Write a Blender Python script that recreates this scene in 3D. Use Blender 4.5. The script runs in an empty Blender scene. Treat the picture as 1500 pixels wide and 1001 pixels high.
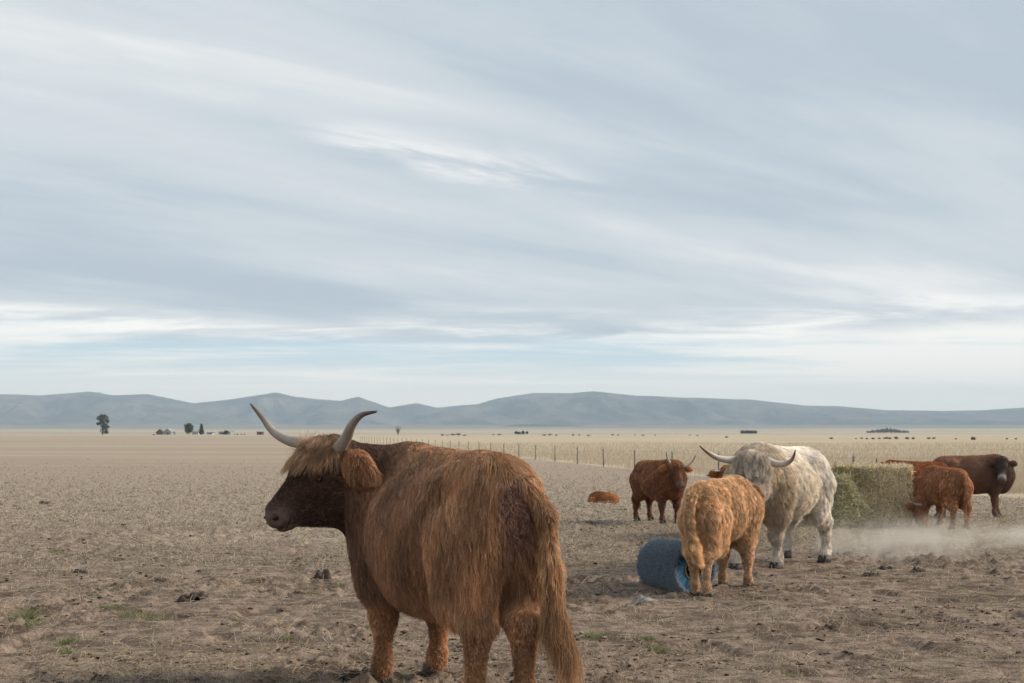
import bpy, math, random
import numpy as np
from mathutils import Vector, Matrix
from mathutils.kdtree import KDTree

scene = bpy.context.scene
COL = scene.collection
random.seed(4)
ORD = 'first second third fourth fifth sixth seventh eighth ninth tenth eleventh twelfth thirteenth fourteenth fifteenth sixteenth seventeenth eighteenth nineteenth twentieth'.split()
HAZE = 1.0e-4      # even density of the hazy air
DUST = 1.6
rad = math.radians

# ------------------------------------------------------------------ camera
F = 50.0 / 36.0 * 1500.0          # focal length in photograph pixels
CAM_H = 1.30                       # eye height of the crouching photographer
HZ = 633.0                         # row of eye level in the photograph
cam_data = bpy.data.cameras.new('camera')
cam_data.lens = 50.0
cam_data.sensor_width = 36.0
cam_data.shift_y = (HZ - 500.5) / 1500.0
cam_data.clip_start = 0.1
cam_data.clip_end = 60000.0
cam_data.dof.use_dof = True
cam_data.dof.focus_distance = 7.2
cam_data.dof.aperture_fstop = 11.0
cam = bpy.data.objects.new('camera', cam_data)
cam.location = (0, 0, CAM_H)
cam.rotation_euler = (rad(90), 0, 0)
COL.objects.link(cam)
scene.camera = cam

# ------------------------------------------------------------------ light
SUN_AZ = 84.0      # degrees to the right of the view direction
SUN_EL = 33.0
sun_data = bpy.data.lights.new('sun', 'SUN')
sun_data.energy = 4.5
sun_data.angle = rad(18)
sun_data.color = (1.0, 0.89, 0.74)
sun = bpy.data.objects.new('sun', sun_data)
to_sun = Vector((math.sin(rad(SUN_AZ)) * math.cos(rad(SUN_EL)), math.cos(rad(SUN_AZ)) * math.cos(rad(SUN_EL)), math.sin(rad(SUN_EL))))
sun.rotation_euler = to_sun.to_track_quat('Z', 'Y').to_euler()
sun.location = (20, 10, 20)
COL.objects.link(sun)

scene.view_settings.view_transform = 'Standard'
scene.view_settings.look = 'None'
scene.view_settings.exposure = 0.14
scene.view_settings.gamma = 1.0
scene.view_settings.use_curve_mapping = False
scene.render.engine = 'CYCLES'
cy = scene.cycles
cy.use_denoising = True
cy.max_bounces = 6
cy.diffuse_bounces = 2
cy.glossy_bounces = 2
cy.transmission_bounces = 3
cy.transparent_max_bounces = 6
cy.volume_bounces = 0
cy.volume_step_rate = 1.0
cy.sample_clamp_indirect = 6.0
cy.caustics_reflective = False
cy.caustics_refractive = False


# ------------------------------------------------------------------ node helper
class NT:
    def __init__(self, tree):
        self.t = tree
        tree.nodes.clear()

    def n(self, kind, inputs=None, **props):
        nd = self.t.nodes.new(kind)
        for k, v in props.items():
            setattr(nd, k, v)
        for k, v in (inputs or {}).items():
            self.set(nd, k, v)
        return nd

    def set(self, nd, k, v):
        s = nd.inputs[k]
        if isinstance(v, bpy.types.NodeSocket):
            self.t.links.new(v, s)
        elif isinstance(v, bpy.types.Node):
            self.t.links.new(v.outputs[0], s)
        else:
            if hasattr(s.default_value, '__len__') and not hasattr(v, '__len__'):
                v = (v, v, v)
            if hasattr(v, '__len__') and len(v) == 3 and len(s.default_value) == 4:
                v = (*v, 1.0)
            s.default_value = v

    def math(self, op, a, b=0.0, clamp=False):
        return self.n('ShaderNodeMath', {0: a, 1: b}, operation=op, use_clamp=clamp).outputs[0]

    def vmath(self, op, a, b=(0, 0, 0)):
        return self.n('ShaderNodeVectorMath', {0: a, 1: b}, operation=op).outputs[0]

    def mix(self, f, a, b):
        nd = self.n('ShaderNodeMix', data_type='RGBA')
        for i, v in ((0, f), (6, a), (7, b)):
            self.set(nd, i, v)
        return nd.outputs[2]

    def ramp(self, f, lo, hi, a=0.0, b=1.0):
        return self.n('ShaderNodeMapRange', {0: f, 1: lo, 2: hi, 3: a, 4: b}, interpolation_type='SMOOTHSTEP').outputs[0]

    def noise(self, vec, scale, detail=4.0, rough=0.55, dist=0.0):
        return self.n('ShaderNodeTexNoise', {'Vector': vec, 'Scale': scale, 'Detail': detail, 'Roughness': rough, 'Distortion': dist}).outputs[0]

    def xyz(self, v):
        nd = self.n('ShaderNodeSeparateXYZ', {0: v})
        return nd.outputs[0], nd.outputs[1], nd.outputs[2]

    def comb(self, x, y, z):
        return self.n('ShaderNodeCombineXYZ', {0: x, 1: y, 2: z}).outputs[0]


# ------------------------------------------------------------------ sky
world = bpy.data.worlds.new('World')
scene.world = world
world.use_nodes = True
w = NT(world.node_tree)
geo = w.n('ShaderNodeTexCoord').outputs['Generated']
dx, dy, dz = w.xyz(geo)
sky = w.n('ShaderNodeTexSky', sky_type='NISHITA', sun_disc=False, sun_elevation=rad(SUN_EL), sun_rotation=rad(SUN_AZ), altitude=1500.0, air_density=1.0, dust_density=1.0)
up = w.math('MAXIMUM', dz, 0.0)
# flat cloud deck seen in perspective: direction divided by height
den = w.math('ADD', up, 0.10)
cu = w.math('DIVIDE', dx, den)
cv = w.math('DIVIDE', dy, den)
# streaks run from far right to near left across the deck
sa, ca = math.sin(rad(-40)), math.cos(rad(40))
along = w.math('ADD', w.math('MULTIPLY', cu, ca), w.math('MULTIPLY', cv, -sa))
across = w.math('ADD', w.math('MULTIPLY', cu, sa), w.math('MULTIPLY', cv, ca))
p_st = w.comb(w.math('MULTIPLY', along, 0.28), across, 0.0)
p_wide = w.comb(w.math('MULTIPLY', along, 0.22), w.math('MULTIPLY', across, 0.8), 3.7)
n_st = w.noise(p_st, 1.15, 7.0, 0.52, 0.35)
n_wide = w.noise(p_wide, 0.75, 3.0, 0.5, 0.2)
n_fine = w.noise(w.comb(w.math('MULTIPLY', along, 0.38), across, 9.1), 3.2, 8.0, 0.6, 0.5)
tone = w.math('ADD', w.math('ADD', w.math('MULTIPLY', n_st, 0.55), w.math('MULTIPLY', n_wide, 0.33)), w.math('MULTIPLY', n_fine, 0.12))
c_dark = (0.455, 0.530, 0.600)
c_mid = (0.620, 0.665, 0.700)
c_light = (0.93, 0.91, 0.885)
cl = w.mix(w.ramp(tone, 0.40, 0.53), c_dark, c_mid)
cl = w.mix(w.ramp(tone, 0.51, 0.65), cl, c_light)
# one thicker, sunlit bank in the deck, up and ahead
fwd = w.math('MAXIMUM', dy, 0.05)
ta, te = w.math('DIVIDE', dx, fwd), w.math('DIVIDE', dz, fwd)
off = w.math('SUBTRACT', te, w.math('ADD', w.math('MULTIPLY', ta, -0.20), 0.189))
off = w.math('ADD', off, w.math('MULTIPLY', w.math('SUBTRACT', n_fine, 0.5), 0.07))
bank = w.math('MULTIPLY', w.ramp(w.math('ABSOLUTE', off), 0.016, 0.0), w.math('MULTIPLY', w.ramp(ta, -0.17, -0.09), w.ramp(ta, 0.09, 0.0)))
cl = w.mix(w.math('MULTIPLY', bank, w.ramp(n_fine, 0.36, 0.60)), cl, (0.86, 0.86, 0.855))
# where the deck ends, low over the mountains, thin veils over clear sky
edge = w.math('ADD', dz, w.math('MULTIPLY', w.math('SUBTRACT', w.noise(w.comb(w.math('MULTIPLY', cu, 0.45), w.math('MULTIPLY', cv, 0.9), 5.0), 0.9, 5.0, 0.55, 0.3), 0.5), 0.060))
deck = w.ramp(edge, 0.062, 0.080)
rim = w.math('MULTIPLY', w.ramp(edge, 0.056, 0.070), w.ramp(edge, 0.098, 0.074))
rimtex = w.ramp(w.noise(w.comb(w.math('MULTIPLY', cu, 0.55), cv, 1.3), 2.1, 6.0, 0.6, 0.4), 0.45, 0.66)
cl = w.mix(w.math('MULTIPLY', rim, rimtex), cl, (1.22, 1.16, 1.07))
veil_n = w.noise(w.comb(w.math('MULTIPLY', cu, 0.35), cv, 7.7), 1.1, 6.0, 0.6, 0.4)
veil = w.math('MULTIPLY', w.ramp(veil_n, 0.36, 0.56), 0.95)
clear = w.vmath('MULTIPLY', sky.outputs[0], (0.10, 0.10, 0.10))
clear = w.mix(0.6, clear, (0.68, 0.88, 1.0))
low = w.mix(veil, clear, (1.20, 1.13, 1.02))
low = w.mix(w.ramp(dz, 0.060, 0.02, 0.0, 0.85), low, (1.42, 1.27, 1.06))
col = w.mix(deck, low, cl)
bg = w.n('ShaderNodeBackground', {'Color': w.vmath('MULTIPLY', col, (10.0, 10.0, 10.0)), 'Strength': 0.1})
w.n('ShaderNodeOutputWorld', {'Surface': bg})


# ------------------------------------------------------------------ general helpers
def link(o, parent=None):
    COL.objects.link(o)
    if parent is not None:
        o.parent = parent
    return o


def tag(o, label=None, cat=None, group=None, kind=None):
    for k, v in (('label', label), ('category', cat), ('group', group), ('kind', kind)):
        if v:
            o[k] = v
    return o


def empty(name, loc, rz=0.0):
    o = bpy.data.objects.new(name, None)
    o.empty_display_size = 0.2
    o.location = loc
    o.rotation_euler = (0, 0, rz)
    return link(o)


def mesh_obj(name, verts, faces, mat, parent=None, smooth=False, tint=None):
    me = bpy.data.meshes.new(name)
    if isinstance(verts, np.ndarray) and isinstance(faces, np.ndarray):
        nv, nf, k = len(verts), len(faces), faces.shape[1]
        me.vertices.add(nv)
        me.vertices.foreach_set('co', verts.astype(np.float32).ravel())
        me.loops.add(nf * k)
        me.loops.foreach_set('vertex_index', faces.astype(np.int32).ravel())
        me.polygons.add(nf)
        me.polygons.foreach_set('loop_start', np.arange(0, nf * k, k, dtype=np.int32))
        me.update(calc_edges=True)
        me.validate()
    else:
        me.from_pydata([tuple(v) for v in verts], [], [tuple(f) for f in faces])
        me.update()
    if smooth:
        me.polygons.foreach_set('use_smooth', np.ones(len(me.polygons), dtype=bool))
    if tint is not None:
        at = me.attributes.new('tint', 'FLOAT_COLOR', 'POINT')
        c = np.ones((len(me.vertices), 4), np.float32)
        c[:, :3] = tint
        at.data.foreach_set('color', c.ravel())
    me.materials.append(mat)
    return link(bpy.data.objects.new(name, me), parent)


def hair_obj(name, pts, radii, mat, parent=None, tint=None):
    """pts (N,S,3): N strands as hair curves."""
    n, s = pts.shape[:2]
    cu = bpy.data.hair_curves.new(name)
    cu.add_curves([s] * n)
    cu.attributes['position'].data.foreach_set('vector', pts.astype(np.float32).ravel())
    at = cu.attributes.get('radius') or cu.attributes.new('radius', 'FLOAT', 'POINT')
    at.data.foreach_set('value', radii.astype(np.float32).ravel())
    if tint is not None:
        a2 = cu.attributes.new('tint', 'FLOAT_COLOR', 'CURVE')
        c = np.ones((n, 4), np.float32)
        c[:, :3] = tint
        a2.data.foreach_set('color', c.ravel())
    cu.materials.append(mat)
    return link(bpy.data.objects.new(name, cu), parent)


def material(name):
    m = bpy.data.materials.new(name)
    m.use_nodes = True
    return m, NT(m.node_tree)


def simple_mat(name, col, rough=0.8, var=0.25, scale=8.0, bump=0.0, spec=0.3):
    m, t = material(name)
    tc = t.n('ShaderNodeTexCoord').outputs['Object']
    nz = t.noise(tc, scale, 5.0, 0.6)
    c = t.mix(t.ramp(nz, 0.3, 0.7), tuple(x * (1 - var) for x in col), tuple(min(1, x * (1 + var)) for x in col))
    b = t.n('ShaderNodeBsdfPrincipled', {'Base Color': c, 'Roughness': rough, 'Specular IOR Level': spec})
    if bump:
        t.set(b, 'Normal', t.n('ShaderNodeBump', {'Height': nz, 'Strength': bump, 'Distance': 0.02}).outputs[0])
    t.n('ShaderNodeOutputMaterial', {0: b})
    return m


def fur_mat(name, tip=1.5, rootv=0.75, rough=0.55, trans=0.25, tipcol=None, tipmix=0.0):
    """strand colour from the tint attribute, root darkened by rootv, sun-bleached towards the tip"""
    m, t = material(name)
    c = t.n('ShaderNodeAttribute', attribute_name='tint').outputs['Color']
    ic = t.n('ShaderNodeHairInfo').outputs['Intercept']
    k = t.n('ShaderNodeMapRange', {0: ic, 1: 0.0, 2: 1.0, 3: rootv, 4: tip}).outputs[0]
    c2 = t.vmath('MULTIPLY', c, t.comb(k, k, k))
    if tipcol:
        c2 = t.mix(t.math('MULTIPLY', t.ramp(ic, 0.78, 0.98), tipmix), c2, tipcol)
    b = t.n('ShaderNodeBsdfPrincipled', {'Base Color': c2, 'Roughness': rough, 'Specular IOR Level': 0.25})
    tr = t.n('ShaderNodeBsdfTranslucent', {'Color': c2})
    mx = t.n('ShaderNodeMixShader', {0: trans, 1: b, 2: tr})
    t.n('ShaderNodeOutputMaterial', {0: mx})
    return m


def tint_mat(name, rough=0.8, spec=0.25, mult=1.0, bump=0.0):
    m, t = material(name)
    c = t.n('ShaderNodeAttribute', attribute_name='tint').outputs['Color']
    tc = t.n('ShaderNodeTexCoord').outputs['Object']
    nz = t.noise(tc, 45.0, 4.0, 0.6)
    k = t.ramp(nz, 0.3, 0.7, mult * 0.8, mult * 1.15)
    b = t.n('ShaderNodeBsdfPrincipled', {'Base Color': t.vmath('MULTIPLY', c, t.comb(k, k, k)), 'Roughness': rough, 'Specular IOR Level': spec})
    if bump:
        t.set(b, 'Normal', t.n('ShaderNodeBump', {'Height': nz, 'Strength': bump, 'Distance': 0.01}).outputs[0])
    t.n('ShaderNodeOutputMaterial', {0: b})
    return m


_TAB = np.random.default_rng(5).random((256, 256)).astype(np.float32)


def vnoise(x, y, ox=0):
    xi, yi = np.floor(x), np.floor(y)
    fx, fy = x - xi, y - yi
    fx = fx * fx * (3 - 2 * fx)
    fy = fy * fy * (3 - 2 * fy)
    a = (xi.astype(np.int64) + ox * 37) & 255
    b = (yi.astype(np.int64) + ox * 91) & 255
    a1, b1 = (a + 1) & 255, (b + 1) & 255
    return (_TAB[a, b] * (1 - fx) + _TAB[a1, b] * fx) * (1 - fy) + (_TAB[a, b1] * (1 - fx) + _TAB[a1, b1] * fx) * fy


def fbm(x, y, octv=4, ox=0, gain=0.5):
    s, amp, tot = 0.0, 1.0, 0.0
    for i in range(octv):
        s = s + amp * vnoise(x, y, ox + i)
        tot += amp
        x, y, amp = x * 2.03 + 17.1, y * 2.03 + 5.3, amp * gain
    return s / tot


def sstep(a, b, v):
    t = np.clip((v - a) / (b - a), 0, 1)
    return t * t * (3 - 2 * t)


# ------------------------------------------------------------------ ground shape
def base_z(y):
    """the paddock falls gently away from the photographer, far plain rises to the hills"""
    return -0.40 * sstep(9.0, 60.0, y) + 46.0 * sstep(1500.0, 9500.0, y)


def ground_z(x, y):
    x = np.asarray(x, dtype=np.float64)
    y = np.asarray(y, dtype=np.float64)
    near = 1.0 - sstep(14, 48, np.hypot(x, y))
    r = (fbm(x * 0.55, y * 0.55, 4, 1) - 0.5) * 0.10
    clump = fbm(x * 3.1, y * 3.1, 4, 7, 0.6)
    patch = sstep(0.45, 0.62, fbm(x * 0.42, y * 0.42, 3, 12))
    r = r + (clump - 0.5) * (0.016 + 0.05 * patch)
    r = r + np.clip(fbm(x * 8.0, y * 8.0, 3, 21, 0.6) - 0.52, 0, 1) * (0.02 + 0.18 * patch)
    pits = sstep(0.66, 0.80, vnoise(x * 3.3, y * 3.3, 31)) * 0.035
    return base_z(y) + near * (r - pits)


def row_depth(py):
    d = 10.0
    for _ in range(40):
        d = 0.5 * d + 0.5 * (CAM_H - float(base_z(np.float64(d)))) * F / max(py - HZ, 0.3)
    return d


def spot(px, py):
    """a point on the ground that shows at photograph pixel (px, py)"""
    d = row_depth(py)
    x = (px - 750.0) / F * d
    return Vector((x, d, float(base_z(np.float64(d)))))


def at(px, py, d):
    return Vector(((px - 750.0) / F * d, d, CAM_H - (py - HZ) / F * d))


FENCE_A = np.array([10.25, 35.5])
FENCE_B = np.array([5.50, 63.6])
FDIR = (FENCE_B - FENCE_A) / np.linalg.norm(FENCE_B - FENCE_A)
FNRM = np.array([FDIR[1], -FDIR[0]])      # points to the right, beyond the fence


def beyond_fence(x, y):
    return (x - FENCE_A[0]) * FNRM[0] + (y - FENCE_A[1]) * FNRM[1]
# ------------------------------------------------------------------ ground sheet
def graded(lo_far, lo, hi, hi_far, step, grow):
    a = list(np.arange(lo, hi, step))
    s, v = step, a[-1]
    while v < hi_far:
        s *= grow
        v += s
        a.append(v)
    s, v = step, lo
    while v > lo_far:
        s *= grow
        v -= s
        a.insert(0, v)
    return np.array(a)


gx = graded(-14000, -4.2, 5.6, 14000, 0.022, 1.045)
gy = graded(-60, 5.9, 13.0, 14500, 0.024, 1.022)
GX, GY = np.meshgrid(gx, gy, indexing='ij')
GZ = ground_z(GX, GY)
nx_, ny_ = GX.shape
gi = np.arange(nx_ * ny_).reshape(nx_, ny_)
gf = np.stack([gi[:-1, :-1], gi[1:, :-1], gi[1:, 1:], gi[:-1, 1:]], -1).reshape(-1, 4)
m_ground, t = material('dry_paddock_soil')
pos = t.n('ShaderNodeNewGeometry').outputs['Position']
px_, py_, pz_ = t.xyz(pos)
flat = t.comb(px_, py_, 0.0)
n_big = t.noise(flat, 0.22, 4.0, 0.55, 0.4)
n_mid = t.noise(flat, 1.3, 5.0, 0.6, 0.3)
n_small = t.noise(flat, 7.0, 6.0, 0.65, 0.2)
n_grain = t.noise(flat, 38.0, 4.0, 0.7)
n_strk = t.noise(t.comb(t.math('MULTIPLY', px_, 0.45), py_, 0.0), 3.4, 6.0, 0.65, 0.3)
soil = t.mix(t.ramp(n_small, 0.36, 0.62), (0.105, 0.074, 0.056), (0.278, 0.212, 0.167))
soil = t.mix(t.math('MULTIPLY', t.ramp(n_grain, 0.50, 0.72), 0.4), soil, (0.34, 0.268, 0.212))
soil = t.mix(t.math('MULTIPLY', t.ramp(n_mid, 0.50, 0.66), 0.8), soil, (0.080, 0.056, 0.043))
soil = t.mix(t.math('MULTIPLY', t.ramp(n_grain, 0.46, 0.34), t.ramp(n_mid, 0.36, 0.60, 0.15, 0.9)), soil, (0.060, 0.042, 0.031))
soil = t.mix(t.ramp(n_big, 0.52, 0.66, 0.0, 0.45), soil, (0.30, 0.232, 0.182))
soil = t.mix(t.math('MULTIPLY', t.ramp(n_strk, 0.54, 0.66), 0.75), soil, (0.070, 0.049, 0.037))
soil = t.mix(t.math('MULTIPLY', t.ramp(n_strk, 0.44, 0.34), 0.35), soil, (0.34, 0.268, 0.212))
# short dry turf further off in the paddock
turf = t.mix(t.ramp(n_small, 0.36, 0.64), (0.20, 0.158, 0.124), (0.40, 0.328, 0.262))
turf = t.mix(t.math('MULTIPLY', t.ramp(n_grain, 0.46, 0.34), 0.7), turf, (0.125, 0.098, 0.075))
turf = t.mix(t.math('MULTIPLY', t.ramp(n_mid, 0.55, 0.75), 0.45), turf, (0.19, 0.155, 0.11))
dist = t.math('ADD', py_, t.math('MULTIPLY', t.math('SUBTRACT', n_big, 0.5), 22.0))
dist = t.math('ADD', dist, t.math('MULTIPLY', t.math('SUBTRACT', n_mid, 0.5), 10.0))
dist = t.math('ADD', dist, t.math('MULTIPLY', px_, -0.30))
c = t.mix(t.ramp(dist, 13.0, 25.0, 0.0, 0.9), soil, turf)
# far paddock: streaks lying across the view
fl = t.comb(t.math('MULTIPLY', px_, 0.12), py_, 0.0)
n_str = t.noise(fl, 0.13, 5.0, 0.6, 0.3)
far = t.mix(t.ramp(n_str, 0.35, 0.65), (0.275, 0.224, 0.172), (0.37, 0.310, 0.242))
far = t.mix(t.math('MULTIPLY', t.ramp(n_small, 0.52, 0.66), 0.5), far, (0.19, 0.158, 0.12))
c = t.mix(t.ramp(py_, 45.0, 120.0), c, far)
# tall dry grass beyond the fence line
side = t.math('ADD', t.math('MULTIPLY', t.math('SUBTRACT', px_, float(FENCE_A[0])), float(FNRM[0])), t.math('MULTIPLY', t.math('SUBTRACT', py_, float(FENCE_A[1])), float(FNRM[1])))
hay = t.mix(t.ramp(n_str, 0.36, 0.62), (0.345, 0.284, 0.205), (0.465, 0.392, 0.290))
hay = t.mix(t.math('MULTIPLY', t.ramp(n_small, 0.45, 0.7), 0.35), hay, (0.30, 0.25, 0.175))
c = t.mix(t.ramp(side, -0.3, 0.5), c, hay)
# patchwork of fields on the far plain
fl2 = t.comb(t.math('MULTIPLY', px_, 0.10), py_, 4.0)
n_plain = t.noise(fl2, 0.0042, 4.0, 0.6, 0.2)
plain = t.mix(t.ramp(n_plain, 0.38, 0.56), (0.235, 0.20, 0.15), (0.42, 0.355, 0.27))
plain = t.mix(t.ramp(n_plain, 0.60, 0.68), plain, (0.13, 0.14, 0.10))
c = t.mix(t.ramp(py_, 350.0, 1000.0), c, plain)
sage = t.mix(t.ramp(n_plain, 0.40, 0.6), (0.12, 0.125, 0.10), (0.22, 0.20, 0.15))
c = t.mix(t.ramp(py_, 3200.0, 5200.0), c, sage)
hgt = t.math('ADD', t.math('MULTIPLY', n_small, 0.6), t.math('MULTIPLY', n_grain, 0.4))
bmp = t.n('ShaderNodeBump', {'Height': hgt, 'Strength': 1.0, 'Distance': 0.05}).outputs[0]
b = t.n('ShaderNodeBsdfPrincipled', {'Base Color': c, 'Roughness': 0.95, 'Specular IOR Level': 0.1, 'Normal': bmp})
t.n('ShaderNodeOutputMaterial', {0: b})
ground = mesh_obj('ground', np.stack([GX, GY, GZ], -1).reshape(-1, 3), gf, m_ground, smooth=True)
tag(ground, kind='structure')

# ------------------------------------------------------------------ mountains
RIDGE = [(-900, 592), (-600, 584), (-300, 590), (-120, 580), (0, 577), (60, 579), (130, 573), (165, 579), (215, 577), (245, 583), (283, 591), (330, 586),
         (405, 575), (430, 581), (470, 585), (500, 587), (525, 581), (570, 597), (610, 590), (640, 597), (700, 592), (730, 583), (780, 575),
         (830, 576), (870, 573), (930, 579), (1000, 582), (1100, 585), (1180, 594), (1230, 595), (1300, 601), (1380, 602), (1440, 601), (1500, 597),
         (1650, 590), (1900, 596), (2400, 588)]
m_mtn, t = material('sagebrush_slope')
pos = t.n('ShaderNodeNewGeometry').outputs['Position']
n1 = t.noise(pos, 0.0025, 6.0, 0.6, 0.3)
n2 = t.noise(pos, 0.012, 5.0, 0.6, 0.0)
c = t.mix(t.ramp(n1, 0.36, 0.64), (0.065, 0.068, 0.06), (0.18, 0.165, 0.135))
c = t.mix(t.math('MULTIPLY', t.ramp(n2, 0.5, 0.7), 0.5), c, (0.07, 0.075, 0.055))
n3 = t.noise(pos, 0.006, 8.0, 0.68, 0.2)
bmp = t.n('ShaderNodeBump', {'Height': n3, 'Strength': 1.0, 'Distance': 90.0}).outputs[0]
t.n('ShaderNodeOutputMaterial', {0: t.n('ShaderNodeBsdfPrincipled', {'Base Color': c, 'Roughness': 1.0, 'Specular IOR Level': 0.0, 'Normal': bmp})})


def ridged(x, y, octv=5, ox=0):
    s, amp, tot = 0.0, 1.0, 0.0
    for i in range(octv):
        s = s + amp * (1 - np.abs(2 * vnoise(x, y, ox + i) - 1))
        tot += amp
        x, y, amp = x * 2.1 + 3.3, y * 2.1 + 8.1, amp * 0.5
    return s / tot


def range_mesh(name, ridge, d0, d1, d2, nu, nv, carve, ox):
    """heightfield from d0 (foot) over the ridge at d1 to d2 behind it"""
    rp = np.array(ridge, dtype=float)
    u = np.linspace(rp[0, 0], rp[-1, 0], nu)
    tan = (u - 750.0) / F
    crest = CAM_H + (HZ - np.interp(u, rp[:, 0], rp[:, 1])) / F * d1
    v = np.linspace(0, 1, nv)
    dd = np.where(v < 0.75, d0 + (d1 - d0) * v / 0.75, d1 + (d2 - d1) * (v - 0.75) / 0.25)
    U, D = np.meshgrid(tan, dd, indexing='ij')
    X = U * D
    foot = base_z(D) - 6.0
    prof = np.where(D < d1, np.clip((D - d0) / (d1 - d0), 0, 1), np.clip((d2 - D) / (d2 - d1), 0, 1))
    p = prof ** 1.35
    cut = ridged(X * 0.0030 + D * 0.0006, D * 0.0007 - X * 0.0004, 6, ox)
    amp = np.clip(4 * prof * (1 - prof), 0, 1)
    # the slope faces carry spurs and gullies, the crest keeps its line
    H = (crest[:, None] - foot) * np.clip(p + carve * amp * (cut - 0.62), 0, 1.0)
    Z = foot + np.maximum(H, -4)
    idx = np.arange(nu * nv).reshape(nu, nv)
    f = np.stack([idx[:-1, :-1], idx[1:, :-1], idx[1:, 1:], idx[:-1, 1:]], -1).reshape(-1, 4)
    o = mesh_obj(name, np.stack([X, D, Z], -1).reshape(-1, 3), f, m_mtn, smooth=True)
    return tag(o, kind='structure')


range_mesh('mountain_range', RIDGE, 7600.0, 9600.0, 11500.0, 700, 110, 1.0, 40)
range_mesh('foothills', [(560, 634), (640, 628), (700, 627), (760, 622), (830, 622), (880, 626), (920, 623), (960, 626), (1010, 631), (1080, 634)],
           5200.0, 6000.0, 6700.0, 160, 40, 0.4, 55)
range_mesh('foothills', [(-700, 628), (-200, 624), (0, 625), (90, 626), (170, 626), (260, 628), (350, 627), (440, 628), (520, 632)],
           4600.0, 5600.0, 6400.0, 160, 40, 0.3, 61)

# ------------------------------------------------------------------ far farmstead and field vegetation
m_bark = simple_mat('bark', (0.10, 0.08, 0.06), 0.9)
m_leaf = tint_mat('far_leaves', 0.85, 0.1)
FD = 900.0


def leaf_cloud(name, blobs, n, size, col, parent, seed, mat=None):
    r = np.random.default_rng(seed)
    vs, cols = [], []
    per = max(1, n // len(blobs))
    for (c, rr) in blobs:
        d = r.normal(size=(per, 3))
        d /= np.linalg.norm(d, axis=1)[:, None]
        p = np.array(c) + d * np.array(rr) * (r.random((per, 1)) ** 0.45)
        a = r.normal(size=(per, 3)); a /= np.linalg.norm(a, axis=1)[:, None]
        b_ = np.cross(a, r.normal(size=(per, 3))); b_ /= np.linalg.norm(b_, axis=1)[:, None] + 1e-9
        s = size * (0.6 + 0.8 * r.random((per, 1)))
        vs.append(np.stack([p - a * s, p + b_ * s * 0.6, p + a * s, p - b_ * s * 0.6], 1))
        cols.append(np.repeat(np.array(col)[None] * (0.65 + 0.7 * r.random((per, 1))), 4, 0))
    v = np.concatenate(vs).reshape(-1, 3)
    f = np.arange(len(v)).reshape(-1, 4)
    return mesh_obj(name, v, f, mat or m_leaf, parent, tint=np.concatenate(cols))


def tube(path, radii, sides=7, cap=True):
    path = [Vector(p) for p in path]
    vs, fs = [], []
    n = len(path)
    ref = None
    for i, p in enumerate(path):
        d = (path[min(i + 1, n - 1)] - path[max(i - 1, 0)]).normalized()
        if ref is None:
            ref = d.orthogonal().normalized()
        ref = (ref - d * ref.dot(d)).normalized()
        b_ = d.cross(ref)
        for k in range(sides):
            a = 2 * math.pi * k / sides
            vs.append(p + (ref * math.cos(a) + b_ * math.sin(a)) * radii[i])
    for i in range(n - 1):
        for k in range(sides):
            k2 = (k + 1) % sides
            fs.append((i * sides + k, i * sides + k2, (i + 1) * sides + k2, (i + 1) * sides + k))
    if cap:
        fs.append(tuple(reversed(range(sides))))
        fs.append(tuple((n - 1) * sides + k for k in range(sides)))
    return vs, fs


def join(*parts):
    vs, fs = [], []
    for v, f in parts:
        o = len(vs)
        vs += list(v)
        fs += [tuple(i + o for i in q) for q in f]
    return vs, fs


def box(c, s, rz=0.0):
    cx, cy_, cz = c
    hx, hy, hz = s[0] / 2, s[1] / 2, s[2] / 2
    ca_, sa_ = math.cos(rz), math.sin(rz)
    vs = []
    for z in (-hz, hz):
        for x, y in ((-hx, -hy), (hx, -hy), (hx, hy), (-hx, hy)):
            vs.append(Vector((cx + x * ca_ - y * sa_, cy_ + x * sa_ + y * ca_, cz + z)))
    return vs, [(3, 2, 1, 0), (4, 5, 6, 7), (0, 1, 5, 4), (1, 2, 6, 5), (2, 3, 7, 6), (3, 0, 4, 7)]


def far_tree(px, top, bot, d, blobs, col, label, seed, n=900, size=0.45, name='field_tree', limbs=True, group=None):
    """blobs in pixel units relative to the base: (dx, height, rx, rz)"""
    s = d / F
    base = at(px, bot, d)
    base.z = float(base_z(np.float64(d)))
    h = (bot - top) * s
    root = empty(name, base)
    tag(root, label, 'tree', group)
    bl = [((bx * s, 0, bz * s), (rx * s, rx * s * 0.9, rz * s)) for bx, bz, rx, rz in blobs]
    parts = [tube([(0, 0, -0.2), (0.1, 0, h * 0.4), (0, 0, h * 0.85)], [0.035 * h, 0.022 * h, 0.006 * h])]
    for (c_, rr) in bl:
        parts.append(tube([(0, 0, max(0.1, c_[2] - rr[2])), c_], [0.014 * h, 0.004 * h], 5))
    v, f = join(*parts)
    mesh_obj('trunk', v, f, m_bark, root)
    leaf_cloud('crown', bl, n, size, col, root, seed)
    return root


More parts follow.
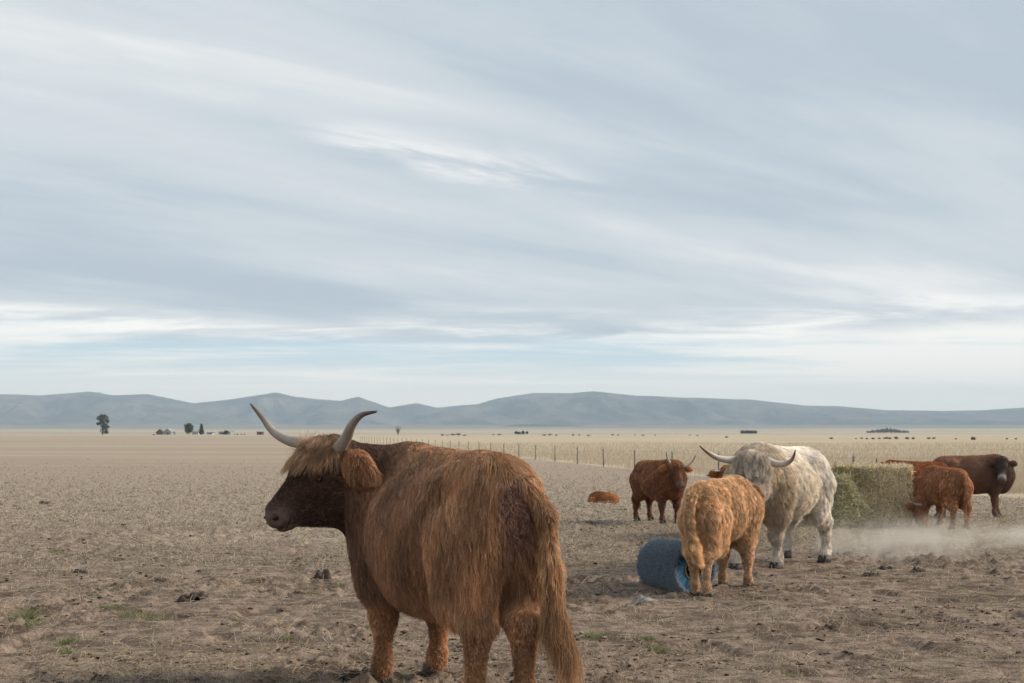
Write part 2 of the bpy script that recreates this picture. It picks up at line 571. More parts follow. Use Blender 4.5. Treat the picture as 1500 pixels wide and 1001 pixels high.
GREEN = (0.055, 0.075, 0.03)
far_tree(150, 606, 636, FD, [(-4, 24, 5, 4), (4, 25, 5, 4.5), (0, 27, 5, 3), (7, 20, 3.5, 3), (-6, 16, 3, 2), (2, 14, 6, 4), (6, 11, 5, 4), (2, 7, 6, 5), (6, 4, 4, 3), (-1, 19, 4, 3)],
         (0.07, 0.085, 0.04), 'tall ragged tree standing alone at far left of plain', 1, 1500)
far_tree(276, 619, 636, FD, [(-2, 11, 5, 5), (3, 10, 5, 5), (0, 5, 6, 4), (1, 14, 4, 3)], GREEN, 'round dark leafy tree beside the white farmhouse', 2)
far_tree(295, 620, 636, FD, [(0, 13, 1.4, 3), (0, 10, 2.4, 3), (0, 6, 3.6, 3.4), (0, 3, 4, 3)], (0.04, 0.058, 0.034), 'narrow pointed conifer right of the white farmhouse', 3)
far_tree(331, 630, 636, FD, [(0, 4, 3, 2), (-1, 2, 3, 2)], (0.04, 0.055, 0.034), 'small dark tree before the pale grey shed', 4, 400)

# leafless tree above the main cow's shoulder
s = 720.0 / F
bt = at(583, 637, 720.0); bt.z = float(base_z(np.float64(720.0)))
root = tag(empty('bare_tree', bt), 'small leafless grey tree rising behind the large cow', 'tree')
parts = [tube([(0, 0, -0.2), (0.05, 0, 2.2)], [0.20, 0.13], 6)]
rr = random.Random(9)
for k in range(60):
    a = rr.uniform(0, 6.28); z0 = rr.uniform(0.4, 2.4); L = rr.uniform(1.4, 4.2)
    lean = rr.uniform(0.15, 0.75)
    d_ = Vector((math.cos(a) * lean, math.sin(a) * lean, 1.0)).normalized()
    p0 = Vector((0, 0, z0)); p1 = p0 + d_ * L * 0.5; p2 = p1 + (d_ + Vector((rr.uniform(-.4, .4), rr.uniform(-.4, .4), 0.1))).normalized() * L * 0.5
    parts.append(tube([p0, p1, p2], [0.06, 0.045, 0.02], 4))
v, f = join(*parts)
mesh_obj('trunk', v[:12], [q for q in f if max(q) < 12], m_bark, root)
v2 = v[12:]; f2 = [tuple(i - 12 for i in q) for q in f if min(q) >= 12]
mesh_obj('crown', v2, f2, simple_mat('bare_twigs', (0.15, 0.125, 0.105), 0.9), root)

m_redwood = simple_mat('weathered_red_boards', (0.16, 0.075, 0.06), 0.9, 0.2, 0.6)
m_greymetal = simple_mat('grey_sheet_metal', (0.24, 0.26, 0.275), 0.6, 0.12, 0.5)
m_white = simple_mat('white_paint', (0.45, 0.46, 0.47), 0.7, 0.06, 0.5)
m_darkroof = simple_mat('dark_roof', (0.09, 0.085, 0.085), 0.8, 0.15, 0.8)
m_paleroof = simple_mat('pale_roof', (0.23, 0.25, 0.265), 0.6, 0.1, 0.5)
m_glass = simple_mat('dark_window', (0.03, 0.035, 0.045), 0.2, 0.1, 1.0, spec=0.5)


def gable_house(name, cat, label, px, wpx, eave_px, peak_px, bot, d, depth, mw, mr, rz=0.0, along=False, doors=(), windows=(), group=None):
    """doors and windows are (centre, width, bottom, height) as fractions of the front"""
    s = d / F
    b0 = at(px, bot, d); b0.z = float(base_z(np.float64(d)))
    root = tag(empty(name, b0, rz), label, cat, group)
    W, E, P, D_ = wpx * s, eave_px * s, peak_px * s, depth
    x0, x1, y0, y1 = -W / 2, W / 2, 0.0, D_
    if not along:     # gable end faces the camera
        v = [(x0, y0, -.2), (x1, y0, -.2), (x1, y0, E), (0, y0, P), (x0, y0, E), (x0, y1, -.2), (x1, y1, -.2), (x1, y1, E), (0, y1, P), (x0, y1, E)]
        f = [(0, 1, 2, 3, 4), (9, 8, 7, 6, 5), (1, 6, 7, 2), (5, 0, 4, 9), (5, 6, 1, 0), (2, 7, 8, 3), (4, 3, 8, 9)]
        o_, th = 0.35, 0.25
        k = (P - E) / (W / 2)
        ex = W / 2 + o_
        ez = P - k * ex
        rv = [(-ex, -o_, ez), (0, -o_, P), (ex, -o_, ez), (ex, -o_, ez + th), (0, -o_, P + th), (-ex, -o_, ez + th)]
        rv = rv + [(a, D_ + o_, c_) for a, _, c_ in rv]
        rf = [(0, 1, 4, 5), (1, 2, 3, 4), (6, 11, 10, 7), (7, 10, 9, 8), (5, 4, 10, 11), (4, 3, 9, 10), (0, 6, 7, 1), (1, 7, 8, 2), (0, 5, 11, 6), (2, 8, 9, 3)]
    else:             # long side faces the camera
        ym = D_ / 2
        v = [(x0, y0, -.2), (x1, y0, -.2), (x1, y0, E), (x0, y0, E), (x0, y1, -.2), (x1, y1, -.2), (x1, y1, E), (x0, y1, E), (x0, ym, P), (x1, ym, P)]
        f = [(0, 1, 2, 3), (5, 4, 7, 6), (1, 5, 6, 9, 2), (4, 0, 3, 8, 7), (3, 2, 9, 8), (8, 9, 6, 7), (4, 5, 1, 0)]
        o_, th = 0.3, 0.22
        k = (P - E) / ym
        ez = E - k * o_
        rv = [(x0 - o_, -o_, ez), (x0 - o_, ym, P), (x0 - o_, D_ + o_, ez), (x0 - o_, D_ + o_, ez + th), (x0 - o_, ym, P + th), (x0 - o_, -o_, ez + th)]
        rv = rv + [(x1 + o_, b_, c_) for _, b_, c_ in rv]
        rf = [(0, 5, 4, 1), (1, 4, 3, 2), (6, 7, 10, 11), (7, 8, 9, 10), (5, 11, 10, 4), (4, 10, 9, 3), (0, 1, 7, 6), (1, 2, 8, 7), (0, 6, 11, 5), (2, 3, 9, 8)]
    mesh_obj('wall', v, f, mw, root)
    mesh_obj('roof', rv, rf, mr, root)
    for (c_, ww, zb, hh) in doors:
        bv, bf = box((x0 + c_ * W, -0.03, (zb + hh / 2) * E), (ww * W, 0.1, hh * E))
        mesh_obj('door', bv, bf, m_darkroof, root)
    for (c_, ww, zb, hh) in windows:
        bv, bf = box((x0 + c_ * W, -0.03, (zb + hh / 2) * E), (ww * W, 0.1, hh * E))
        mesh_obj('window', bv, bf, m_glass, root)
    return root


gable_house('barn', 'barn', 'dark red wooden barn left of the grey gabled shed', 233.5, 9, 3.6, 7.6, 637, FD, 9, m_redwood, m_darkroof, rz=0.1, doors=[(0.5, 0.34, 0, 0.75)])
gable_house('metal_shed', 'shed', 'grey gabled metal shed against the dark red barn', 245, 10.5, 4.2, 8.4, 637, FD - 8, 10, m_greymetal, m_paleroof, rz=-0.06, doors=[(0.55, 0.3, 0, 0.8)])
gable_house('farmhouse', 'house', 'white farmhouse between round tree and conifer', 286, 9, 4.2, 7.0, 637, FD + 15, 8, m_white, m_paleroof, along=True, doors=[(0.5, 0.1, 0, 0.7)], windows=[(0.2, 0.14, .35, .4), (0.78, 0.14, .35, .4)])
gable_house('low_shed', 'shed', 'long low dark roofed shed right of the conifer', 307, 8, 2.0, 3.2, 637, FD, 6, m_white, m_darkroof, along=True, doors=[(0.7, 0.15, 0, 0.9)])
gable_house('machine_shed', 'shed', 'pale grey machine shed behind a small dark tree', 329, 17, 3.6, 5.2, 637, FD + 30, 12, m_greymetal, m_paleroof, along=True, doors=[(0.3, 0.2, 0, 0.85), (0.75, 0.14, 0, 0.8)])
gable_house('storage_shed', 'shed', 'brown boxy shed just left of the cow horn tip', 380.5, 8.5, 4.2, 4.9, 637.5, FD - 60, 5, m_redwood, m_greymetal, along=True, doors=[(0.5, 0.25, 0, 0.85)])
gable_house('ranch_house', 'house', 'tiny white ranch house far off among dark trees', 762, 16, 1.6, 2.6, 636.5, 1050.0, 8, m_white, m_paleroof, along=True, windows=[(0.3, .08, .3, .4), (0.6, .08, .3, .4)])

# farm windbreak trees around the far ranch house, dark groves and scrub dots on the plain
k = 0
for px, h, wd in ((756, 4.5, 2.2), (760, 3.5, 2.6), (766, 5, 2), (772, 4.2, 1.6)):
    far_tree(px, 636.5 - h, 636.8, 1030.0, [(0, h * .6, wd, h * .4)], (0.04, 0.055, 0.035), ORD[k] + ' dark tree from left at the tiny white ranch house', 20 + k, 160, 0.5, group='trees round the tiny ranch house')
    k += 1
for i in range(9):
    px = 1086 + i * 2.6
    far_tree(px, 633.2, 637.6, 1500.0, [(0, 2.6, 1.7, 2.0), (0.6, 1.5, 1.4, 1.4)], (0.06, 0.08, 0.065), ORD[i] + ' dark evergreen from left in the row above white bull', 40 + i, 120, 0.9, group='evergreen row on the plain')
for i in range(15):
    px = 1272 + i * 4.0 + random.uniform(-1, 1)
    hh = 3.0 + 4.0 * math.exp(-((px - 1300) / 16.0) ** 2) + random.uniform(-0.6, 0.6)
    far_tree(px, 637.2 - hh, 637.4, 2000.0, [(0, hh * .55, 2.6, hh * .42), (1, hh * .35, 2.4, hh * .3)], (0.17, 0.20, 0.18), ORD[i] + ' hazy bluish tree from left in the grove above hay bale', 60 + i, 110, 1.3, group='distant grove trees')  # lightened leaf colour paints distance haze into the grove

m_bush = m_leaf


def far_bush(px, py, wpx, hpx, label, seed, col=(0.17, 0.16, 0.115), group='scrub bushes dotted over the plain'):
    p = spot(px, py)
    s = p.y / F
    root = tag(empty('scrub_bush', p), label, 'bush', group)
    r = random.Random(seed)
    bl = [((r.uniform(-.3, .3) * wpx * s, r.uniform(-.2, .2) * wpx * s, hpx * s * r.uniform(.3, .55)), (wpx * s * .32, wpx * s * .3, hpx * s * .45)) for _ in range(4)]
    leaf_cloud('foliage', bl, 260, max(0.10, hpx * s * 0.16), col, root, seed)
    v, f = join(*[tube([(0, 0, -0.05), b_[0]], [0.03 * hpx * s + .01, 0.01], 4) for b_ in bl])
    mesh_obj('stem', v, f, m_bark, root)
    return root


far_bush(1427, 644.6, 8, 5.0, 'lone round bush above the dark brown cow', 1, group=None)
far_bush(1218, 643.4, 5, 2.6, 'lone small bush above the white bull rump', 2, group=None)
far_bush(1065, 641.4, 5, 2.6, 'small bush above the left horn of white bull', 3, group=None)
B = [(1254, 2), (1262, 3), (1270, 3.4), (1279, 4), (1288, 3), (1297, 5), (1304, 5), (1313, 6), (1330, 6), (1338, 5), (1360, 4), (1368, 4)]
for i, (px, wd) in enumerate(B):
    far_bush(px, 643.2 + random.uniform(-.3, .5), wd * 1.3, wd * 0.62, ORD[i] + ' low bush from left in scrub line above the hay bale', 10 + i, group='scrub line above the hay bale')
B = [(648, 6), (656, 4), (664, 7), (671, 8), (680, 5), (722, 4), (732, 5), (797, 6), (806, 6), (815, 4), (840, 5), (848, 4), (862, 4), (898, 5), (906, 4), (930, 3), (942, 4), (960, 3), (1010, 3), (1022, 3)]
for i, (px, wd) in enumerate(B):
    far_bush(px, 638.0 + random.uniform(-.2, .9), wd * 1.2, wd * 0.42, ORD[i] + ' low bush from left in scrub line beyond the fence', 30 + i, group='scrub line beyond the fence')
B = [(1400, 3), (1475, 4), (1488, 3)]
for i, (px, wd) in enumerate(B):
    far_bush(px, 644.0, wd, wd * .6, ORD[i] + ' of three low bushes from left on far right plain', 60 + i, group='bushes at far right')
far_bush(225, 637.5, 5, 1.8, 'low bush left of the dark red barn', 70, group=None)
B = [(343, 2.5), (348, 3), (353, 2.6), (358, 2.2)]
for i, (px, wd) in enumerate(B):
    far_bush(px, 637.2, wd, wd * .7, ORD[i] + ' low bush from left beside the pale grey machine shed', 75 + i, (0.05, .06, .04), 'bushes by the machine shed')

# ------------------------------------------------------------------ fence
m_post, t = material('steel_post_paint')
z_ = t.xyz(t.n('ShaderNodeTexCoord').outputs['Object'])[2]
cc = t.mix(t.noise(t.n('ShaderNodeTexCoord').outputs['Object'], 6.0), (0.17, 0.15, 0.125), (0.25, 0.22, 0.18))
t.n('ShaderNodeOutputMaterial', {0: t.n('ShaderNodeBsdfPrincipled', {'Base Color': cc, 'Roughness': 0.7})})
m_wire = simple_mat('galvanised_wire', (0.22, 0.21, 0.20), 0.5)
fence = tag(empty('wire_fence', (FENCE_B[0], FENCE_B[1], -0.4)), 'wire fence on thin steel posts crossing the dry field', 'fence')
pv, pf = join(box((0, 0, 0.36), (0.034, 0.010, 1.04)), box((0, 0.024, 0.36), (0.010, 0.038, 1.038)), box((0, -0.012, 0.14), (0.10, 0.008, 0.16)))
post0 = None
tv, tf = join(box((0, 0, 0.922), (0.042, 0.012, 0.08)), box((0, 0.025, 0.922), (0.012, 0.039, 0.078)))
m_tip = simple_mat('white_post_tip', (0.58, 0.58, 0.56), 0.6)
tops = []
for k in range(-5, 34):
    P = FENCE_B + FDIR * 6.05 * k
    zz = float(base_z(np.float64(P[1]))) + 0.4
    loc = (P[0] - FENCE_B[0], P[1] - FENCE_B[1], zz)
    if post0 is None:
        o = post0 = mesh_obj('post', pv, pf, m_post, fence)
        tip0 = mesh_obj('tip', tv, tf, m_tip, o)
    else:
        o = post0.copy(); link(o, fence)
        link(tip0.copy(), o)
    o.location = loc
    o.rotation_euler = (random.uniform(-.02, .02), random.uniform(-.03, .03), math.atan2(FDIR[1], FDIR[0]))
    tops.append(Vector(loc))
for hgt_ in (0.26, 0.46, 0.66, 0.84):
    v, f = tube([p + Vector((0, 0, hgt_)) for p in tops], [0.002] * len(tops), 4)
    mesh_obj('wire', v, f, m_wire, fence)
# ------------------------------------------------------------------ animals: signed-distance sculpting
def V3(*a):
    return np.array(a, dtype=np.float64)


class Prim:
    __slots__ = ('a', 'b', 'r1', 'r2', 'ell', 'R', 'k', 'at', 'flat', 'sub')

    def lo_hi(self):
        if self.ell is not None:
            m = np.max(self.ell)
            return self.a - m, self.a + m
        m = max(self.r1, self.r2)
        return np.minimum(self.a, self.b) - m, np.maximum(self.a, self.b) + m

    def dist(self, P):
        if self.ell is not None:
            q = P - self.a
            if self.R is not None:
                q = q @ self.R          # columns are the ellipsoid's axes
            k0 = np.sqrt(((q / self.ell) ** 2).sum(-1))
            k1 = np.sqrt(((q / self.ell ** 2) ** 2).sum(-1)) + 1e-9
            return k0 * (k0 - 1.0) / k1
        ab = self.b - self.a
        q = P - self.a
        if self.flat is not None:
            nrm, s = self.flat
            q = q + (q @ nrm)[..., None] * nrm * (1.0 / s - 1.0)
        tt = np.clip((q @ ab) / max(ab @ ab, 1e-9), 0, 1)
        d = np.sqrt(((q - tt[..., None] * ab) ** 2).sum(-1)) - (self.r1 + (self.r2 - self.r1) * tt)
        return d * (self.flat[1] if self.flat is not None else 1.0)


class Sculpt:
    def __init__(self):
        self.p = []

    def cone(self, a, r1, b, r2, k=0.05, flat=None, sub=False, **at_):
        q = Prim(); q.a, q.b, q.r1, q.r2, q.ell, q.R, q.k, q.at, q.flat, q.sub = V3(*a), V3(*b), r1, r2, None, None, k, at_, flat, sub
        self.p.append(q)

    def ell(self, c, r, k=0.06, R=None, sub=False, **at_):
        q = Prim(); q.a = q.b = V3(*c); q.r1 = q.r2 = 0; q.ell = V3(*r); q.R = R; q.k = k; q.at = at_; q.flat = None; q.sub = sub
        self.p.append(q)

    def build(self, h):
        los, his = zip(*[q.lo_hi() for q in self.p if not q.sub])
        lo = np.min(los, 0) - 0.12
        hi = np.max(his, 0) + 0.12
        n = np.ceil((hi - lo) / h).astype(int) + 1
        Vv = np.full(n, 1.0, np.float64)
        for q in self.p:
            a, b_ = q.lo_hi()
            m = q.k + 0.12
            i0 = np.maximum(((a - m - lo) / h).astype(int), 0)
            i1 = np.minimum(((b_ + m - lo) / h).astype(int) + 2, n)
            sl = tuple(slice(i0[c], i1[c]) for c in range(3))
            ax = [lo[c] + h * np.arange(i0[c], i1[c]) for c in range(3)]
            P = np.stack(np.meshgrid(*ax, indexing='ij'), -1)
            d = q.dist(P)
            v = Vv[sl]
            if q.sub:
                d = -d
                hh = np.clip(0.5 - 0.5 * (d - v) / q.k, 0, 1)
                hh = np.clip(0.5 + 0.5 * (d - v) / q.k, 0, 1)
                Vv[sl] = v * (1 - hh) + d * hh + q.k * hh * (1 - hh)
            else:
                hh = np.clip(0.5 + 0.5 * (v - d) / q.k, 0, 1)
                Vv[sl] = v * (1 - hh) + d * hh - q.k * hh * (1 - hh)
        self.V, self.lo, self.h, self.n = Vv, lo, h, n
        self.G = np.stack(np.gradient(Vv, h), -1)
        return self.nets()

    def nets(self):
        Vv = self.V
        nx, ny, nz = Vv.shape
        cs = (nx - 1, ny - 1, nz - 1)
        acc = np.zeros(cs + (3,)); cnt = np.zeros(cs)
        for axis in range(3):
            o1, o2 = [c for c in range(3) if c != axis]
            for a in (0, 1):
                for b_ in (0, 1):
                    s0 = [None] * 3
                    s0[axis] = slice(0, -1)
                    s0[o1] = slice(a, a + cs[o1]); s0[o2] = slice(b_, b_ + cs[o2])
                    s1 = list(s0); s1[axis] = slice(1, None)
                    v0, v1 = Vv[tuple(s0)], Vv[tuple(s1)]
                    m = (v0 < 0) != (v1 < 0)
                    tt = np.where(m, v0 / np.where(m, v0 - v1, 1), 0)
                    acc[..., axis] += np.where(m, tt, 0)
                    acc[..., o1] += m * a
                    acc[..., o2] += m * b_
                    cnt += m
        act = cnt > 0
        idx = -np.ones(cs, np.int64)
        idx[act] = np.arange(act.sum())
        ijk = np.argwhere(act)
        verts = self.lo + self.h * (ijk + acc[act] / cnt[act][:, None])
        faces = []
        neg = Vv < 0
        for axis in range(3):
            o1, o2 = [(1, 2), (2, 0), (0, 1)][axis]
            s0 = [slice(1, -1)] * 3; s0[axis] = slice(0, -1)
            s1 = list(s0); s1[axis] = slice(1, None)
            m = neg[tuple(s0)] != neg[tuple(s1)]
            e = np.argwhere(m)
            for c in range(3):
                if c != axis:
                    e[:, c] += 1
            sgn = neg[tuple(e.T)]

            def cell(d1, d2):
                q = e.copy(); q[:, o1] -= d1; q[:, o2] -= d2
                return idx[tuple(q.T)]
            quad = np.stack([cell(1, 1), cell(0, 1), cell(0, 0), cell(1, 0)], 1)
            quad[~sgn] = quad[~sgn][:, ::-1]
            faces.append(quad)
        faces = np.concatenate(faces)
        faces = faces[(faces >= 0).all(1)]
        return verts, faces

    def look(self, P, grad=False):
        g = (P - self.lo) / self.h
        g = np.clip(g, 0.001, np.array(self.n) - 1.002)
        i = g.astype(int)
        f = g - i
        src = self.G if grad else self.V
        out = 0
        for a in (0, 1):
            for b_ in (0, 1):
                for c in (0, 1):
                    wgt = (f[:, 0] if a else 1 - f[:, 0]) * (f[:, 1] if b_ else 1 - f[:, 1]) * (f[:, 2] if c else 1 - f[:, 2])
                    val = src[i[:, 0] + a, i[:, 1] + b_, i[:, 2] + c]
                    out = out + (wgt[:, None] * val if grad else wgt * val)
        return out

    def attrs(self, P, tau=0.022):
        D = np.stack([(q.dist(P) if not q.sub else np.full(len(P), 9.0)) for q in self.p])
        W = np.exp(-np.clip(D - D.min(0), 0, 1) / tau)
        W /= W.sum(0)
        col = np.array([q.at.get('col', (0.2, 0.1, 0.05)) for q in self.p])
        ln = np.array([q.at.get('len', 0.05) for q in self.p])
        fl = np.array([q.at.get('flow', (-0.5, 0, -1.0)) for q in self.p])
        cl = np.array([q.at.get('lock', 0.6) for q in self.p])
        lift = np.array([q.at.get('lift', 0.28) for q in self.p])
        return W.T @ col, W.T @ ln, W.T @ fl, W.T @ cl, W.T @ lift


def unit(a):
    return a / (np.linalg.norm(a, axis=-1, keepdims=True) + 1e-9)


def swirl(P, sc, seed):
    r = np.random.default_rng(seed)
    out = np.zeros_like(P)
    for _ in range(6):
        kvec = r.normal(size=3) * sc
        out += np.sin(P @ kvec + r.random() * 6.28)[:, None] * r.normal(size=3)
    return out / 2.5


def grow(S, verts, faces, n, seed, radius, steps=5, lenk=1.0, guides=0.05, mess=0.25, density=None, minlen=0.004, wave=0.055, blond=0.0, shadev=0.3, patchv=0.14):
    """comb strands over the sculpted body; they drape, hang and clump into locks"""
    r = np.random.default_rng(seed)
    a, b_, c, d = [verts[faces[:, i]] for i in range(4)]
    tri = np.concatenate([np.stack([a, b_, c], 1), np.stack([a, c, d], 1)])
    nrm = np.cross(tri[:, 1] - tri[:, 0], tri[:, 2] - tri[:, 0])
    area = np.linalg.norm(nrm, axis=1)
    wgt = area.copy()
    if density is not None:
        wgt *= density(tri.mean(1))
    pick = r.choice(len(tri), n, p=wgt / wgt.sum())
    u, v = r.random(n), r.random(n)
    fl_ = u + v > 1
    u[fl_], v[fl_] = 1 - u[fl_], 1 - v[fl_]
    T = tri[pick]
    root = T[:, 0] + u[:, None] * (T[:, 1] - T[:, 0]) + v[:, None] * (T[:, 2] - T[:, 0])
    N = unit(S.look(root, True))
    col, ln, flow, lock, lift = S.attrs(root)
    ok = ln > minlen
    root, N, col, ln, flow, lock, lift = [q[ok] for q in (root, N, col, ln, flow, lock, lift)]
    n = len(root)
    ln = ln * lenk
    flow = unit(flow) + swirl(root, 7.0, seed + 1) * mess + r.normal(size=(n, 3)) * mess * 0.35
    tang = unit(flow - (flow * N).sum(1)[:, None] * N)
    L = ln * (0.40 + 0.75 * r.random(n))
    D = unit(N * lift[:, None] + tang)
    pts = np.zeros((n, steps + 1, 3))
    p = root - N * 0.006
    pts[:, 0] = p
    g = np.array([0, 0, -1.0])
    fu = unit(flow)
    for s_ in range(1, steps + 1):
        tq = s_ / steps
        D = unit(D + 0.28 * g * np.clip(ln / 0.10, 0.15, 1.6)[:, None] * tq + 0.16 * fu)
        p = p + D * (L / steps)[:, None]
        sd = S.look(p)
        gr = unit(S.look(p, True))
        want = 0.004 + 0.12 * L * tq * (0.4 + 0.6 * lift)
        push = np.clip(want - sd, 0, 0.05)
        p = p + gr * push[:, None] * (sd < 0.3)[:, None]
        D = unit(p - pts[:, s_ - 1])
        pts[:, s_] = p
    # locks
    ng = max(30, int(n * guides))
    gi_ = r.choice(n, ng, replace=False)
    kd = KDTree(ng)
    for i, q in enumerate(gi_):
        kd.insert(root[q], i)
    kd.balance()
    near = np.array([kd.find(x)[1] for x in root])
    G = pts[gi_][near]
    amp = 0.0
    tq = np.linspace(0, 1, steps + 1)[None, :, None]
    off = np.linalg.norm(root - root[gi_][near], axis=1)
    cl = lock * (off < 0.10) * (0.35 + 0.65 * r.random(ng)[near]) * (0.45 + 0.55 * r.random(n))
    kk = np.clip(cl, 0, 0.96)[:, None, None] * tq ** 1.25
    # lock follows guide but keeps its own length
    Grel = G - G[:, :1] + pts[:, :1] + (G[:, :1] - pts[:, :1]) * tq
    pts = pts * (1 - kk) + Grel * kk
    ph = r.random(ng)[near] * 6.28
    wv = unit(r.normal(size=(ng, 3)))[near]
    wav = np.sin(ph[:, None] + np.linspace(0, 7.5, steps + 1)[None])[:, :, None] * wv[:, None, :] * (wave * ln)[:, None, None] * tq
    pts = pts + wav
    shade = (1 + (r.random(ng)[near] * 2 - 1) * shadev * np.where(ln > 0.15, 1.7, 1.0)) * (0.82 + 0.36 * r.random(n)) * (1 + patchv * np.clip(swirl(root, 9.0, seed + 5)[:, 0], -1, 1))
    if blond:
        bl_ = blond * (r.random(ng) ** 2)[near][:, None] + blond * 0.7 * (r.random(n) < 0.25)[:, None]
        col = col * (1 - np.clip(bl_, 0, 1)) + (col * 1.5 + 0.05) * np.array([1.0, 1.12, 1.2]) * np.clip(bl_, 0, 1)
    col = col * shade[:, None]
    rr_ = radius * (0.7 + 0.6 * r.random(n))[:, None] * np.linspace(1.0, 0.3, steps + 1)[None]
    return pts, rr_, col


# ------------------------------------------------------------------ animal materials
m_coat = fur_mat('coat_hair', tip=1.7, rootv=0.38, trans=0.28)  # dark roots also paint shade between the locks into the coat
m_coatpale = fur_mat('pale_coat_hair', tip=1.15, rootv=0.85, trans=0.25)
m_hide = tint_mat('hide', 0.75, 0.2, 0.92, 0.3)
m_hoof = simple_mat('hoof_horn', (0.055, 0.045, 0.04), 0.6, 0.3, 40.0)
m_nostril = simple_mat('dark_nostril', (0.012, 0.008, 0.007), 0.6)
m_eye, t = material('eye_wet')
t.n('ShaderNodeOutputMaterial', {0: t.n('ShaderNodeBsdfPrincipled', {'Base Color': (0.012, 0.008, 0.006), 'Roughness': 0.12})})


def horn_mat(name, base, tip, tipstart):
    m, t = material(name)
    a = t.n('ShaderNodeAttribute', attribute_name='along').outputs['Fac']
    tc = t.n('ShaderNodeTexCoord').outputs['Object']
    nz = t.noise(tc, 30.0, 4.0, 0.6)
    rings = t.noise(t.comb(t.math('MULTIPLY', a, 60.0), 0.0, 0.0), 1.0, 3.0, 0.6)
    c = t.mix(t.ramp(a, tipstart, 0.97), base, tip)
    c = t.mix(t.ramp(a, 0.22, 0.0, 0.0, 0.55), c, tuple(x * 0.45 for x in base))
    c = t.mix(t.math('MULTIPLY', t.ramp(nz, 0.4, 0.7), 0.35), c, tuple(x * 0.6 for x in base))
    bp = t.n('ShaderNodeBump', {'Height': rings, 'Strength': 0.25, 'Distance': 0.004}).outputs[0]
    t.n('ShaderNodeOutputMaterial', {0: t.n('ShaderNodeBsdfPrincipled', {'Base Color': c, 'Roughness': 0.48, 'Specular IOR Level': 0.4, 'Normal': bp})})
    return m


m_horn = horn_mat('grey_horn', (0.33, 0.285, 0.245), (0.10, 0.065, 0.05), 0.55)
m_horndark = horn_mat('dark_horn', (0.16, 0.12, 0.09), (0.05, 0.03, 0.025), 0.5)
m_hornpale = horn_mat('pale_horn', (0.50, 0.44, 0.38), (0.16, 0.07, 0.045), 0.45)


def catmull(pts, n):
    P = [Vector(p) for p in pts]
    P = [P[0] * 2 - P[1]] + P + [P[-1] * 2 - P[-2]]
    out = []
    segs = len(P) - 3
    for i in range(n):
        u = i / (n - 1) * segs
        k = min(int(u), segs - 1)
        f = u - k
        p0, p1, p2, p3 = P[k:k + 4]
        out.append(0.5 * ((2 * p1) + (p2 - p0) * f + (2 * p0 - 5 * p1 + 4 * p2 - p3) * f * f + (3 * p1 - p0 - 3 * p2 + p3) * f ** 3))
    return out


def make_horn(path, r0, parent, mat, n=22):
    pth = catmull(path, n)
    rs = [r0 * (1 - (i / (n - 1)) ** 1.6 * 0.86) for i in range(n)]
    v, f = tube(pth, rs, 12)
    o = mesh_obj('horn', v, f, mat, parent, smooth=True)
    at_ = o.data.attributes.new('along', 'FLOAT', 'POINT')
    at_.data.foreach_set('value', np.repeat(np.arange(n) / (n - 1), 12).astype(np.float32))
    return o


def make_hoof(p, fwd, s, parent):
    """cloven hoof: two blunt toes side by side"""
    f = Vector((fwd[0], fwd[1], 0)).normalized()
    l = Vector((-f.y, f.x, 0))
    vs, fs = [], []
    for sd in (-1, 1):
        o = len(vs)
        rings = ((0.0, 0.085, 0.050, 0.036), (0.035, 0.075, 0.046, 0.034), (0.075, 0.052, 0.042, 0.030))
        for z, fr, bk, wd in rings:
            for k in range(10):
                a = 2 * math.pi * k / 10
                ca_, sa_ = math.cos(a), math.sin(a)
                q = p + f * s * (ca_ * (fr if ca_ > 0 else bk) + 0.012) + l * s * (sd * 0.034 + sa_ * wd * (1 - 0.25 * max(0, ca_)))
                vs.append(Vector((q.x, q.y, p.z + z * s)))
        for j in range(2):
            for k in range(10):
                k2 = (k + 1) % 10
                fs.append((o + j * 10 + k, o + j * 10 + k2, o + (j + 1) * 10 + k2, o + (j + 1) * 10 + k))
        fs.append(tuple(o + 9 - k for k in range(10)))
        fs.append(tuple(o + 20 + k for k in range(10)))
    return mesh_obj('hoof', vs, fs, m_hoof, parent, smooth=True)


def icosphere(c, r, n=10, m=8):
    vs, fs = [], []
    for j in range(m + 1):
        th = math.pi * j / m
        for k in range(n):
            a = 2 * math.pi * k / n
            vs.append(Vector(c) + r * Vector((math.sin(th) * math.cos(a), math.sin(th) * math.sin(a), math.cos(th))))
    for j in range(m):
        for k in range(n):
            fs.append((j * n + k, (j + 1) * n + k, (j + 1) * n + (k + 1) % n, j * n + (k + 1) % n))
    return vs, fs


